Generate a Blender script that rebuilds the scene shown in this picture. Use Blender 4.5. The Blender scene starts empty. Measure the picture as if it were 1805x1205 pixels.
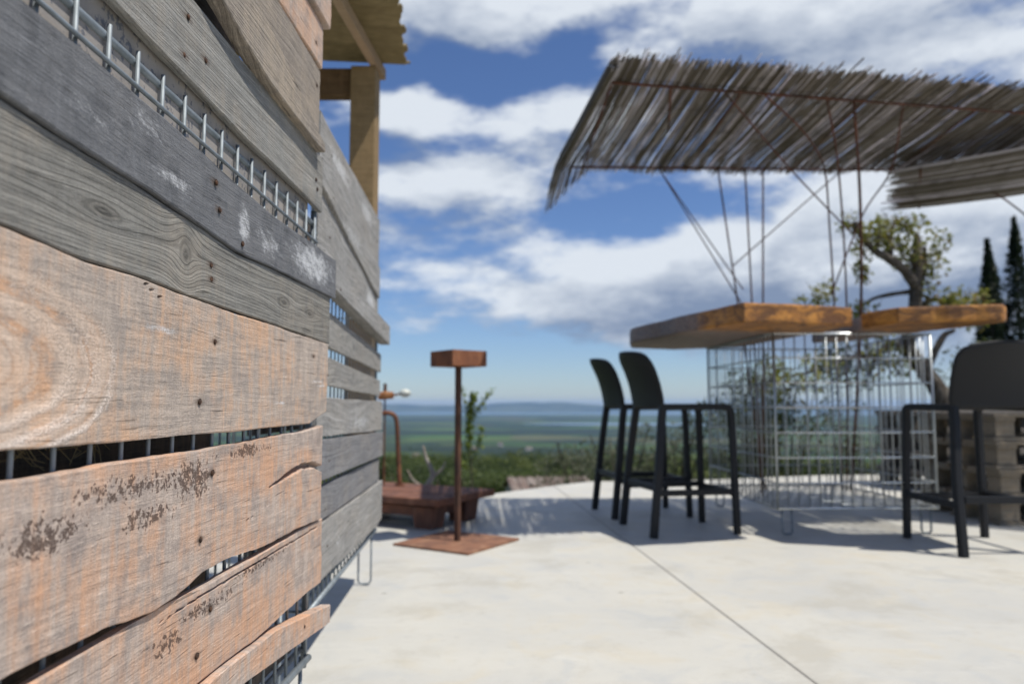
import bpy, bmesh, math, random
import numpy as np
from mathutils import Vector, Matrix, noise as mnoise

R = math.radians
random.seed(7)
rng = np.random.default_rng(7)
scene = bpy.context.scene
COL = scene.collection

# ------------------------------------------------------------------ camera
cam_d = bpy.data.cameras.new('camera')
cam = bpy.data.objects.new('camera', cam_d)
COL.objects.link(cam)
cam.location = (0, 0, 0.72)
cam.rotation_euler = (R(90) + math.atan(109.5 / 1300), 0, 0)
cam_d.sensor_width = 36
cam_d.lens = 1300 / 1805 * 36
cam_d.clip_start = 0.02
cam_d.clip_end = 90000
cam_d.dof.use_dof = True
cam_d.dof.focus_distance = 0.98
cam_d.dof.aperture_fstop = 4.0
scene.camera = cam

# ------------------------------------------------------------------ light, exposure
SUN_EL = R(64)
SUN_AZ = math.atan2(0.90, -0.436)                     # clockwise from +Y
SUN_DIR = Vector((math.sin(SUN_AZ) * math.cos(SUN_EL), math.cos(SUN_AZ) * math.cos(SUN_EL), math.sin(SUN_EL)))
sd = bpy.data.lights.new('sun', 'SUN')
sun = bpy.data.objects.new('sun', sd)
COL.objects.link(sun)
sun.rotation_euler = SUN_DIR.to_track_quat('Z', 'Y').to_euler()
sd.energy = 4.0
sd.angle = R(0.53)
sd.color = (1.0, 0.95, 0.87)
scene.view_settings.view_transform = 'Standard'
scene.view_settings.look = 'None'
scene.view_settings.exposure = 0.42
scene.view_settings.gamma = 1.0
scene.view_settings.use_curve_mapping = False
scene.cycles.use_denoising = True
scene.cycles.max_bounces = 8
scene.cycles.volume_bounces = 0


# ------------------------------------------------------------------ node language
class V:
    """one value socket; arithmetic makes Math nodes"""
    def __init__(s, tree, sock): s.t, s.s = tree, sock
    def _m(s, op, o=None, o2=None, clamp=False):
        n = s.t.nodes.new('ShaderNodeMath'); n.operation = op; n.use_clamp = clamp
        s.t.links.new(s.s, n.inputs[0])
        for i, q in ((1, o), (2, o2)):
            if q is None: continue
            if isinstance(q, V): s.t.links.new(q.s, n.inputs[i])
            else: n.inputs[i].default_value = q
        return V(s.t, n.outputs[0])
    def __add__(s, o): return s._m('ADD', o)
    __radd__ = __add__
    def __mul__(s, o): return s._m('MULTIPLY', o)
    __rmul__ = __mul__
    def __sub__(s, o): return s._m('SUBTRACT', o)
    def __rsub__(s, o): return (s * -1.0) + o
    def __truediv__(s, o): return s._m('DIVIDE', o)
    def pow(s, o): return s._m('POWER', o)
    def abs(s): return s._m('ABSOLUTE')
    def sqrt(s): return s._m('SQRT')
    def sin(s): return s._m('SINE')
    def fract(s): return s._m('FRACT')
    def exp(s): return s._m('EXPONENT')
    def max(s, o): return s._m('MAXIMUM', o)
    def min(s, o): return s._m('MINIMUM', o)
    def asin(s): return s._m('ARCSINE')
    def atan2(s, o): return s._m('ARCTAN2', o)
    def clamp(s): return s._m('ADD', 0.0, clamp=True)
    def step(s, a, b):
        n = s.t.nodes.new('ShaderNodeMapRange'); n.interpolation_type = 'SMOOTHSTEP'
        s.t.links.new(s.s, n.inputs[0])
        n.inputs[1].default_value = a; n.inputs[2].default_value = b
        return V(s.t, n.outputs[0])


class Mat:
    def __init__(s, name, rough=0.7, metal=0.0, spec=0.5):
        s.m = bpy.data.materials.new(name); s.m.use_nodes = True
        s.t = s.m.node_tree
        s.b = s.t.nodes['Principled BSDF']
        s.b.inputs['Roughness'].default_value = rough
        s.b.inputs['Metallic'].default_value = metal
        s.b.inputs['Specular IOR Level'].default_value = spec
        s.tc = s.t.nodes.new('ShaderNodeTexCoord')
        s._xyz = None
    @property
    def xyz(s):
        if s._xyz is None:
            n = s.t.nodes.new('ShaderNodeSeparateXYZ')
            s.t.links.new(s.tc.outputs['Object'], n.inputs[0])
            s._xyz = [V(s.t, o) for o in n.outputs]
        return s._xyz
    def vec(s, x, y, z):
        n = s.t.nodes.new('ShaderNodeCombineXYZ')
        for i, q in enumerate((x, y, z)):
            if isinstance(q, V): s.t.links.new(q.s, n.inputs[i])
            else: n.inputs[i].default_value = q
        return n.outputs[0]
    def scaled(s, sx, sy, sz, off=0.0):
        x, y, z = s.xyz
        return s.vec(x * sx + off, y * sy + off * 1.7, z * sz + off * 0.6)
    def noise(s, vec, scale=1.0, detail=2.0, rough=0.5, dist=0.0):
        n = s.t.nodes.new('ShaderNodeTexNoise')
        n.inputs['Scale'].default_value = scale; n.inputs['Detail'].default_value = detail
        n.inputs['Roughness'].default_value = rough; n.inputs['Distortion'].default_value = dist
        s.t.links.new(vec, n.inputs['Vector'])
        return V(s.t, n.outputs[0])
    def vor(s, vec, scale=1.0, feature='F1', out='Distance', rnd=1.0):
        n = s.t.nodes.new('ShaderNodeTexVoronoi'); n.feature = feature
        n.inputs['Scale'].default_value = scale
        n.inputs['Randomness'].default_value = rnd
        s.t.links.new(vec, n.inputs['Vector'])
        if out == 'Color':
            q = s.t.nodes.new('ShaderNodeSeparateColor'); s.t.links.new(n.outputs['Color'], q.inputs[0])
            return [V(s.t, o) for o in q.outputs[:3]]
        return V(s.t, n.outputs[out])
    def attr(s, name):
        n = s.t.nodes.new('ShaderNodeAttribute'); n.attribute_name = name
        return V(s.t, n.outputs['Fac'])
    def mix(s, fac, a, b, mode='MIX'):
        n = s.t.nodes.new('ShaderNodeMix'); n.data_type = 'RGBA'; n.blend_type = mode; n.clamp_factor = True
        if isinstance(fac, V): s.t.links.new(fac.s, n.inputs[0])
        else: n.inputs[0].default_value = fac
        for i, q in ((6, a), (7, b)):
            if isinstance(q, (tuple, list)): n.inputs[i].default_value = (*q, 1)
            elif isinstance(q, V): s.t.links.new(q.s, n.inputs[i])
            else: s.t.links.new(q, n.inputs[i])
        return n.outputs[2]
    def color(s, c):
        if isinstance(c, (tuple, list)): s.b.inputs['Base Color'].default_value = (*c, 1)
        else: s.t.links.new(c, s.b.inputs['Base Color'])
        return s
    def rough(s, v): s.t.links.new(v.s, s.b.inputs['Roughness']); return s
    def bump(s, h, dist=0.001, strength=1.0):
        n = s.t.nodes.new('ShaderNodeBump'); n.inputs['Distance'].default_value = dist
        n.inputs['Strength'].default_value = strength
        s.t.links.new(h.s, n.inputs['Height']); s.t.links.new(n.outputs[0], s.b.inputs['Normal'])
        return s


# ------------------------------------------------------------------ sky: blue air with drifting cumulus
def build_world():
    w = bpy.data.worlds.new('World'); scene.world = w; w.use_nodes = True
    w.cycles.sampling_method = 'NONE'
    t = w.node_tree
    for n in list(t.nodes): t.nodes.remove(n)
    out = t.nodes.new('ShaderNodeOutputWorld'); bg = t.nodes.new('ShaderNodeBackground')
    t.links.new(bg.outputs[0], out.inputs[0])
    sky = t.nodes.new('ShaderNodeTexSky'); sky.sky_type = 'NISHITA'; sky.sun_disc = False
    sky.sun_elevation = SUN_EL; sky.sun_rotation = SUN_AZ
    sky.altitude = 180; sky.air_density = 1.0; sky.dust_density = 0.15; sky.ozone_density = 2.5
    bg.inputs['Strength'].default_value = 0.1

    # cloud density as a function of direction
    g = bpy.data.node_groups.new('cloud_density', 'ShaderNodeTree')
    g.interface.new_socket('Vector', in_out='INPUT', socket_type='NodeSocketVector')
    g.interface.new_socket('Value', in_out='OUTPUT', socket_type='NodeSocketFloat')
    gi = g.nodes.new('NodeGroupInput'); go = g.nodes.new('NodeGroupOutput')
    sep = g.nodes.new('ShaderNodeSeparateXYZ'); g.links.new(gi.outputs[0], sep.inputs[0])
    X, Y, Z = [V(g, o) for o in sep.outputs]

    def cnoise(sx, sz, scale, detail, rough, off):
        c = g.nodes.new('ShaderNodeCombineXYZ')
        for i, q in enumerate((X * sx + off, Y * sx + off * .37, Z * sz - off)): g.links.new(q.s, c.inputs[i])
        n = g.nodes.new('ShaderNodeTexNoise'); n.inputs['Scale'].default_value = scale
        n.inputs['Detail'].default_value = detail; n.inputs['Roughness'].default_value = rough
        g.links.new(c.outputs[0], n.inputs['Vector'])
        return V(g, n.outputs[0])
    wob = cnoise(1, 1, 9, 2, .5, 3.3) - .5
    az = X.atan2(Y) * (180 / math.pi) + wob * 7
    el = Z.asin() * (180 / math.pi) + wob * 4
    dens = (cnoise(1, 2.6, 3.2, 1, .5, 1.9) - .5) * 1.0 + (cnoise(1, 2.6, 9, 6, .62, 5.5) - .5) * 1.6 - .02
    # the banks of cloud and the clear gaps seen over the coast: azimuth, elevation, half-widths, weight
    for a, e, ra, re, wt in CLOUDS:
        da = (az - a) * (1 / ra); de = (el - e) * (1 / re)
        dens = dens + ((da * da + de * de) * -1.0).exp() * wt
    g.links.new(dens.s, go.inputs[0])

    tc = t.nodes.new('ShaderNodeTexCoord')

    def sample(dx, dy, dz):
        a = t.nodes.new('ShaderNodeVectorMath'); a.operation = 'ADD'
        t.links.new(tc.outputs['Generated'], a.inputs[0]); a.inputs[1].default_value = (dx, dy, dz)
        nn = t.nodes.new('ShaderNodeVectorMath'); nn.operation = 'NORMALIZE'; t.links.new(a.outputs[0], nn.inputs[0])
        q = t.nodes.new('ShaderNodeGroup'); q.node_tree = g
        t.links.new(nn.outputs[0], q.inputs[0])
        return V(t, q.outputs[0])
    d0 = sample(0, 0, 0)
    d1 = sample(.018, -.01, .045)
    cover = d0.step(-.14, .40)
    thick = d0.step(.25, 1.05)
    lit = (d0 - d1) * 1.3 + .72 - thick * .72
    sepw = t.nodes.new('ShaderNodeSeparateXYZ'); t.links.new(tc.outputs['Generated'], sepw.inputs[0])
    zz = V(t, sepw.outputs[2])

    def mix(fac, a, b):
        n = t.nodes.new('ShaderNodeMix'); n.data_type = 'RGBA'
        t.links.new(fac.s, n.inputs[0])
        for i, q in ((6, a), (7, b)):
            if isinstance(q, tuple): n.inputs[i].default_value = (*q, 1)
            else: t.links.new(q, n.inputs[i])
        return n.outputs[2]
    cloud = mix(lit.clamp(), (1.7, 2.2, 3.2), (5.7, 6.1, 6.6))
    hs = t.nodes.new('ShaderNodeHueSaturation'); hs.inputs['Saturation'].default_value = 1.0
    hs.inputs['Value'].default_value = 0.74
    t.links.new(sky.outputs[0], hs.inputs['Color'])
    tn = t.nodes.new('ShaderNodeMix'); tn.data_type = 'RGBA'; tn.blend_type = 'MULTIPLY'; tn.inputs[0].default_value = 1
    t.links.new(hs.outputs[0], tn.inputs[6]); tn.inputs[7].default_value = (.74, .86, 1.10, 1)
    fade = cover * zz.step(.005, .09) * .96
    t.links.new(mix(fade, tn.outputs[2], cloud), bg.inputs['Color'])


CLOUDS = [(-4, 29.5, 8, 2.4, .8), (19, 28, 13, 3.0, .65), (6, 22, 4.5, 2.8, .8), (-7.5, 22, 3.4, 1.7, .6),
          (-5, 16.6, 8, 2.2, .55), (4, 8.6, 9, 2.8, .75), (17, 9.8, 9, 4.0, .62), (30, 9.5, 11, 5.5, 1.15), (29, 24, 9, 4, .5), (-6, 12.5, 7, 1.6, .08), (11, 14, 9, 1.3, -.3),
          (-3, 24.8, 6, 1.4, -.75), (4, 26, 2.6, 1.5, -.4), (-3, 3.6, 9, 1.5, -.3), (-10, 19.8, 4, 1.0, -.35)]
build_world()


# ------------------------------------------------------------------ mesh helpers
def link(name, me, mat=None, parent=None, smooth=False):
    o = bpy.data.objects.new(name, me)
    COL.objects.link(o)
    if mat is not None:
        mm = mat.m if isinstance(mat, Mat) else mat
        if not me.materials: me.materials.append(mm)
    if parent is not None: o.parent = parent
    if smooth: me.shade_smooth()
    return o


def tag(o, label=None, cat=None, group=None, kind=None):
    if label: o['label'] = label
    if cat: o['category'] = cat
    if group: o['group'] = group
    if kind: o['kind'] = kind
    return o


def thing(name, label, cat, loc=(0, 0, 0), rz=0, group=None):
    o = bpy.data.objects.new(name, None); COL.objects.link(o)
    o.empty_display_size = .1
    o.location = loc; o.rotation_euler = (0, 0, rz)
    return tag(o, label, cat, group)


def mesh(name, verts, faces):
    me = bpy.data.meshes.new(name)
    me.from_pydata([tuple(v) for v in verts], [], faces); me.update()
    return me


def box_me(name, x0, x1, y0, y1, z0, z1, bev=0.0, seg=2):
    bm = bmesh.new()
    bmesh.ops.create_cube(bm, size=1)
    for v in bm.verts:
        v.co = Vector((x0 + (v.co.x + .5) * (x1 - x0), y0 + (v.co.y + .5) * (y1 - y0), z0 + (v.co.z + .5) * (z1 - z0)))
    if bev: bmesh.ops.bevel(bm, geom=bm.edges[:], offset=bev, segments=seg, affect='EDGES', profile=.6)
    me = bpy.data.meshes.new(name); bm.to_mesh(me); bm.free()
    return me


def frames(pts):
    pts = [Vector(p) for p in pts]; out = []; prev = None
    for i, p in enumerate(pts):
        a = pts[max(i - 1, 0)]; b = pts[min(i + 1, len(pts) - 1)]
        d = (b - a).normalized()
        ref = prev if prev is not None else (Vector((0, 0, 1)) if abs(d.z) < .9 else Vector((1, 0, 0)))
        x = (ref - d * ref.dot(d)).normalized(); y = d.cross(x)
        prev = x; out.append((p, x, y))
    return out


def tube_data(pts, radii, sides=8, flat=1.0, jitter=0.0):
    if not hasattr(radii, '__len__'): radii = [radii] * len(pts)
    V_, F_ = [], []
    for (p, x, y), r in zip(frames(pts), radii):
        for k in range(sides):
            a = 2 * math.pi * (k + .5) / sides
            rr = r * (1 + (random.random() - .5) * jitter)
            V_.append(p + x * math.cos(a) * rr + y * math.sin(a) * rr * flat)
    n = len(pts)
    for i in range(n - 1):
        for k in range(sides):
            a = i * sides + k; b = i * sides + (k + 1) % sides
            F_.append((a, b, b + sides, a + sides))
    F_.append(tuple(reversed(range(sides)))); F_.append(tuple(range((n - 1) * sides, n * sides)))
    return V_, F_


def tube_me(name, pts, radii, sides=8, flat=1.0, jitter=0.0):
    return mesh(name, *tube_data(pts, radii, sides, flat, jitter))


def curve(pts, n):
    """Catmull-Rom through pts"""
    P = [Vector(p) for p in pts]; P = [P[0] * 2 - P[1]] + P + [P[-1] * 2 - P[-2]]
    out = []
    for i in range(1, len(P) - 2):
        for k in range(n):
            t = k / n; a, b, c, d = P[i - 1:i + 3]
            out.append(.5 * ((2 * b) + (c - a) * t + (2 * a - 5 * b + 4 * c - d) * t * t + (3 * b - a - 3 * c + d) * t ** 3))
    out.append(P[-2]); return out


def slab_me(name, poly, z0, z1, sub=1, jit=0.0, bev=.004):
    """extruded polygon with wobbly sides"""
    pts = []
    n = len(poly)
    for i in range(n):
        a = Vector(poly[i]); b = Vector(poly[(i + 1) % n])
        for k in range(sub):
            p = a.lerp(b, k / sub)
            if sub > 1 and k: p = p + Vector((random.uniform(-jit, jit), random.uniform(-jit, jit)))
            pts.append(p)
    bm = bmesh.new()
    vs = [bm.verts.new((p.x, p.y, z0)) for p in pts]
    f = bm.faces.new(vs)
    r = bmesh.ops.extrude_face_region(bm, geom=[f])
    for v in r['geom']:
        if isinstance(v, bmesh.types.BMVert): v.co.z = z1
    bmesh.ops.recalc_face_normals(bm, faces=bm.faces[:])
    if bev:
        es = [e for e in bm.edges if abs(e.verts[0].co.z - e.verts[1].co.z) < 1e-6]
        bmesh.ops.bevel(bm, geom=es, offset=bev, segments=2, affect='EDGES', profile=.6)
    me = bpy.data.meshes.new(name); bm.to_mesh(me); bm.free()
    return me


def np_mesh(name, verts, quads, rnd=None):
    me = bpy.data.meshes.new(name)
    nv, nq = len(verts), len(quads)
    me.vertices.add(nv); me.vertices.foreach_set('co', np.asarray(verts, np.float32).ravel())
    me.loops.add(nq * 4); me.loops.foreach_set('vertex_index', np.asarray(quads, np.int32).ravel())
    me.polygons.add(nq); me.polygons.foreach_set('loop_start', np.arange(0, nq * 4, 4, dtype=np.int32))
    me.update(calc_edges=True)
    if rnd is not None:
        a = me.attributes.new('rnd', 'FLOAT', 'POINT'); a.data.foreach_set('value', np.asarray(rnd, np.float32))
    return me


def leaf_quads(centers, size, flat=.55, up=.35):
    """leaf-shaped quads with random orientation around the given centres"""
    n = len(centers)
    d = rng.normal(size=(n, 3)); d /= np.linalg.norm(d, axis=1)[:, None]
    nrm = rng.normal(size=(n, 3)); nrm[:, 2] += up * 3
    s = np.cross(nrm, d); s /= np.linalg.norm(s, axis=1)[:, None] + 1e-9
    L = (np.asarray(size) * rng.uniform(.6, 1.3, n))[:, None]
    a = centers - d * L * .5; c = centers + d * L * .5
    b = centers + s * L * flat * .5; e = centers - s * L * flat * .5
    v = np.stack([a, b, c, e], 1).reshape(-1, 3)
    q = np.arange(n * 4).reshape(-1, 4)
    return v, q, np.repeat(rng.uniform(0, 1, n), 4)


def foliage(name, centers, size, mat, parent=None, flat=.55):
    v, q, r = leaf_quads(np.asarray(centers), size, flat)
    return link(name, np_mesh(name, v, q, r), mat, parent)


# ------------------------------------------------------------------ materials
def leaf_mat(name, a, b, c):
    m = Mat(name, .55, spec=.3)
    r = m.attr('rnd')
    col = m.mix(r.step(0, .6), a, b)
    col = m.mix(r.step(.6, 1), col, c)
    big = m.noise(m.scaled(1, 1, 1), .55, 3)
    col = m.mix(big.step(.35, .7) * .5, col, b)
    m.color(col)
    t = m.t
    tr = t.nodes.new('ShaderNodeBsdfTranslucent'); t.links.new(col, tr.inputs[0])
    mx = t.nodes.new('ShaderNodeMixShader'); mx.inputs[0].default_value = .42
    t.links.new(m.b.outputs[0], mx.inputs[1]); t.links.new(tr.outputs[0], mx.inputs[2])
    t.links.new(mx.outputs[0], t.nodes['Material Output'].inputs[0])
    return m


def rust_mat(name, a=(.16, .062, .03), b=(.06, .028, .018), c=(.27, .12, .055), scale=1.0):
    m = Mat(name, .8, .0, .35)
    n1 = m.noise(m.scaled(1, 1, 1), 9 * scale, 5, .6, .4)
    n2 = m.noise(m.scaled(1, 1, 1, 4.2), 55 * scale, 4, .65)
    n3 = m.noise(m.scaled(1, 1, .25, 9.1), 16 * scale, 4)
    col = m.mix(n1.step(.38, .66), a, b)
    col = m.mix(n3.step(.52, .75) * .8, col, c)
    col = m.mix(n2.step(.55, .8) * .6, col, (.035, .02, .015))
    m.color(col); m.bump(n2 * .6 + n1 * .4, .0012)
    return m


def galv_mat():
    m = Mat('galvanised_steel', .5, .35)
    n = m.noise(m.scaled(1, 1, 1), 40, 3)
    m.color(m.mix(n.step(.35, .7), (.235, .265, .285), (.16, .185, .20)))
    m.rough(n * .25 + .40)
    return m


def wood(name, light, dark, warm=(.55, .33, .2), warm_amt=.3, warm_thr=.5, ring=.5, ringf=160, wander=.02, saw=.25, knots=(), ells=(),
         spots=(), white=(), stains=(), seed=0.0, bump=.0011, fine=1.0, grain=.5, mottle=.3):
    """weathered board: x along the grain, z across it (object space)"""
    m = Mat(name, .85, spec=.2)
    u, n, z = m.xyz
    wz = z + n * .6
    core = None
    for (ku, kz, ru, rz) in knots:
        du = (u - ku) * (1 / ru); dz = (z - kz) * (1 / rz)
        r2 = du * du + dz * dz
        wz = wz - dz * (r2 * -.55).exp() * (rz * 1.02)
        rr = (r2 * 2.2).sqrt() + (m.noise(m.scaled(60, 60, 60, seed), 1, 2) - .5) * .35
        k1 = rr.step(1.05, .55)
        kr_ = ((rr * 9).sin() * .5 + .5) * k1
        core, kr = (k1, kr_) if core is None else (core.max(k1), kr.max(kr_))
    big = m.noise(m.vec(u * 2.1 + seed, n, wz * 7 + seed * .7), 1, 1, .5)
    f = wz + (big - .5) * (wander * 2) + (m.noise(m.vec(u * 9 + seed, n, wz * 40), 1, 2) - .5) * .003
    dens = m.noise(m.vec(0.0, seed, f * 22), 1, 2)                    # tight and wide years alternate
    ph = (f * ringf + dens * 9 + seed).fract()
    line = ph.pow(3.0) * (1 - ph.step(.88, 1.0))
    ringv = m.noise(m.vec(u * 2.2 + seed, 0.0, f * ringf * .35), 1, 3, .6)
    fib = m.noise(m.vec(u * 26 + seed, n * 300, f * 560 * fine), 1, 4, .65)
    fib2 = m.noise(m.vec(u * 5 + seed * 2, n * 80, f * 130 * fine), 1, 4, .6)
    fuzz = m.noise(m.vec(u * 330 + seed, n * 330, z * 420), 1, 3, .7)
    blot = m.noise(m.vec(u * 4.2 + seed, n, z * 8 - seed), 1, 4, .62)
    blot2 = m.noise(m.vec(u * 24 - seed, n, z * 20 + seed), 1, 5, .65)
    sw = m.noise(m.vec(u * 300 + (blot2 - .5) * 6, n * 4, z * 7 + (blot - .5) * 3), 1, 3, .65)
    swb = m.noise(m.vec(u * 70 + seed, n, z * 4 - seed), 1, 3, .6)
    col = m.mix((fib2 * grain + blot2 * (1 - grain)).step(.3, .7), dark, light)
    col = m.mix(line * ringv.step(.32, .68) * ring, col, tuple(q * .42 for q in dark))
    wf = blot * .5 + blot2 * .22 + swb * .28
    col = m.mix(wf.step(warm_thr - .06, warm_thr + .10) * warm_amt, col, warm)
    col = m.mix(blot2.step(.5, .72) * mottle, col, dark)
    col = m.mix((blot * .5 + swb * .5).step(.46, .32) * mottle, col, tuple(min(1, q * 1.18) for q in light))
    chk = m.noise(m.vec(u * 7 + seed * 3, n * 50, f * 260), 1, 3, .6)
    ckm = chk.step(.655, .70) * (blot * .5 + fib2 * .5).step(.40, .55)                # drying checks along the grain
    col = m.mix(ckm * .55, col, tuple(q * .3 for q in dark))
    pal = m.noise(m.vec(u * 48 + seed, n * 60, f * 330), 1, 3, .65)
    col = m.mix(pal.step(.60, .72) * .38, col, tuple(min(1, q * 1.55) for q in light))  # raised, bleached fibres
    hgt = pal * .35 + ckm * -.8 + fib * .5 * (grain + .1) - line * ring * .6 + fib2 * .4 * grain + sw * saw * .8 + fuzz * .35
    if core is not None:
        col = m.mix(core * .5, col, tuple(q * .66 + w * .12 for q, w in zip(dark, warm)))
        col = m.mix(kr * .5, col, tuple(q * .4 for q in dark))
        hgt = hgt + kr * .4
    for (eu, ez, ru, rz, lev) in ells:                                # sawn-through growth shells round a big knot
        du = (u - eu) * (1 / ru); dz = (z - ez) * (1 / rz)
        e = (du * du + dz * dz).sqrt() + (m.noise(m.scaled(6, 6, 8, seed + 2), 1, 2) - .5) * .38 + (blot2 - .5) * .10 + (fib - .5) * .06
        ins = e.step(1.05, .90)
        st = m.noise(m.vec(e * 9 + seed, u * 3, z * 3), 1, 4, .7)      # streaks that follow the shells
        col = m.mix(ins * st.step(.42, .62) * .65 * lev, col, (.62, .47, .36))
        col = m.mix(ins * st.step(.55, .38) * blot2.step(.36, .6) * .75 * lev, col, (.55, .30, .16))
        for c0, w0, a0 in ((.98, .055, .8), (.80, .10, .6), (.60, .07, .4)):
            bnd = ((e - c0).abs() * (1 / w0)).step(1, .0) * (blot * .5 + fuzz * .5 + dz * -.10).step(.38, .62)
            col = m.mix(bnd * a0 * lev, col, (.80, .70, .62))
            hgt = hgt + bnd * .4
    shade = (fib - .5) * (.10 + .80 * grain) + (fuzz - .5) * .62 + 1.0
    if saw:
        shade = shade + (sw - .5) * saw * 1.25
    col = m.mix(1.0, col, shade, 'MULTIPLY')
    for (su, sz, ru, rz, thr) in spots:                               # old tar flecks
        du = (u - su) * (1 / ru); dz = (z - sz) * (1 / rz)
        mk = ((du * du + dz * dz) * -1.0).exp()
        c1 = m.vor(m.vec(u * 210 + (fuzz - .5) * 1.2, n, z * 190 + (fib2 - .5) * 1.2), 1, out='Color')[0]
        c2 = m.vor(m.vec(u * 330, n, z * 330 + 7 + (fuzz - .5)), 1, out='Color')[0]
        sp = (mk * .7 + c1 * .75 + (blot2 - .5) * 1.5).step(thr + .05, thr + .15).max((mk * .5 + c2 * .8 + (blot2 - .5) * 1.3).step(thr + .02, thr + .10))
        col = m.mix(sp * fuzz.step(.22, .5) * .85 * mk.step(.06, .35), col, (.06, .036, .028))
    for (su, sz, ru, rz, thr) in white:                               # lime-wash rubs
        du = (u - su) * (1 / ru); dz = (z - sz) * (1 / rz)
        mk = ((du * du + dz * dz) * -1.0).exp()
        wn = m.noise(m.vec(u * 34 + seed + z * 30, n, z * 60), 1, 6, .78)
        sp = (mk * .42 + wn).step(thr, thr + .30) * mk.step(.03, .4) * (fuzz * .6 + fib * .4).step(.3, .55)
        col = m.mix(sp * .75, col, (.66, .67, .68))
    for (su, sz) in stains:                                           # dark halo that bled from a nail along the grain
        du = (u - su) * (1 / .013); dz = (z - sz) * (1 / .0055)
        mk = ((du * du + dz * dz).sqrt() + (blot2 - .5) * 1.4 + (fib - .5)).step(1.5, .2)
        col = m.mix(mk * .7, col, (.09, .065, .05))
    m.color(col)
    m.bump(hgt, bump * 2.3)
    return m


GALV = galv_mat()
GLINT = Mat('glint_zinc_wire', .27, 1.0).color((.72, .75, .76))  # sun glint put into the colour: paler copy for the front crosswires
ZINC = Mat('dull_zinc_wire', .4, .8).color((.36, .385, .39))
RUST = rust_mat('rusted_steel')
REBAR = rust_mat('rusted_rebar', (.13, .055, .035), (.06, .035, .028), (.2, .085, .05))


# ------------------------------------------------------------------ setting: terrace, land, water, hills, haze
def concrete_mat():
    m = Mat('pale_concrete', .62, spec=.4)
    x, y, z = m.xyz
    b1 = m.noise(m.scaled(1, 1, 1), 1.1, 5, .6, .6)
    b2 = m.noise(m.scaled(1, 1, 1, 7), 4.5, 6, .62, .8)
    b3 = m.noise(m.scaled(1, 1, 1, 3), 26, 5, .6)
    sp = m.noise(m.scaled(1, 1, 1, 5), 260, 3, .6)
    tr = m.noise(m.scaled(2.2, 10, 1, 2), 1.6, 5, .6, 1.2)
    col = m.mix(b1.step(.35, .68), (.49, .485, .455), (.435, .437, .425))
    col = m.mix(b2.step(.50, .70) * .5, col, (.48, .44, .355))
    col = m.mix(tr.step(.52, .75) * .4, col, (.535, .532, .51))
    col = m.mix(b3.step(.55, .75) * .45, col, (.38, .375, .355))
    col = m.mix(b2.step(.47, .3) * .7, col, (.40, .415, .425))
    sc = m.vor(m.scaled(1, 1, 1), 3.2)
    col = m.mix((sc.step(.05, .02)) * .6, col, (.2, .19, .17))
    col = m.mix(sp.step(.35, .75) * .14, col, (.22, .215, .2))
    b4 = m.noise(m.scaled(1, 1, 1, 11), 2.4, 6, .68, .25)
    col = m.mix(b4.step(.50, .66) * .55, col, (.36, .345, .305))
    col = m.mix(1.0, col, (1.0, .985, .94), 'MULTIPLY')
    m.color(col); m.rough(b2 * .3 + .45)
    m.bump(sp * .25 + b3 * .6 + tr * .5, .002)
    return m


CONC = concrete_mat()


def joint_x(y): return .788 + (.366 - .788) * (y - 1.973) / (6.653 - 1.973)


g2 = .003
left = [(-7, -6), (joint_x(-6) - g2, -6), (joint_x(6.62) - g2, 6.62), (-.167, 6.03), (-2.4, 3.75), (-7, 2.6)]
right = [(joint_x(-6) + g2, -6), (11, -6), (11, 8.3), (3.14, 7.6), (1.77, 7.12), (.731, 7.0), (joint_x(6.64) + g2, 6.64)]
for nm, poly in (('concrete_floor', left), ('concrete_floor', right)):
    tag(link(nm, slab_me(nm, poly, -.32, 0, 1, 0, .006), CONC), kind='structure')
GROUT = Mat('dark_joint', .9).color((.22, .21, .19))
jt = link('floor_joint', slab_me('floor_joint', [(joint_x(-6) - .02, -5.99), (joint_x(-6) + .02, -5.99), (joint_x(6.55) + .02, 6.55), (joint_x(6.55) - .02, 6.55)], -.2, -.003, 1, 0, 0), GROUT)
tag(jt, kind='structure')

PROF_R = np.array([0, 7, 10, 30, 60, 130, 300, 700, 1500, 3000, 5000, 8000, 12500, 14000, 40000.])
PROF_Z = np.array([-.45, -.5, -.8, -3.4, -7.5, -16, -31, -58, -102, -152, -176, -180, -180, -190, -192.])


def ground_z(x, y):
    r = math.hypot(x, y)
    z = float(np.interp(r, PROF_R, PROF_Z))
    if r > 12: 
        a = min(1, (r - 12) / 200) * min(1, 9000 / r)
        z += a * (mnoise.noise(Vector((x / 260, y / 260, 3))) * 7 + mnoise.noise(Vector((x / 60, y / 60, 8))) * 2)
    if r > 10: z += min(1, (r - 10) / 60) * max(0, min(1, 400 / r)) * mnoise.noise(Vector((x / 18, y / 18, 1))) * .7
    return z


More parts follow.
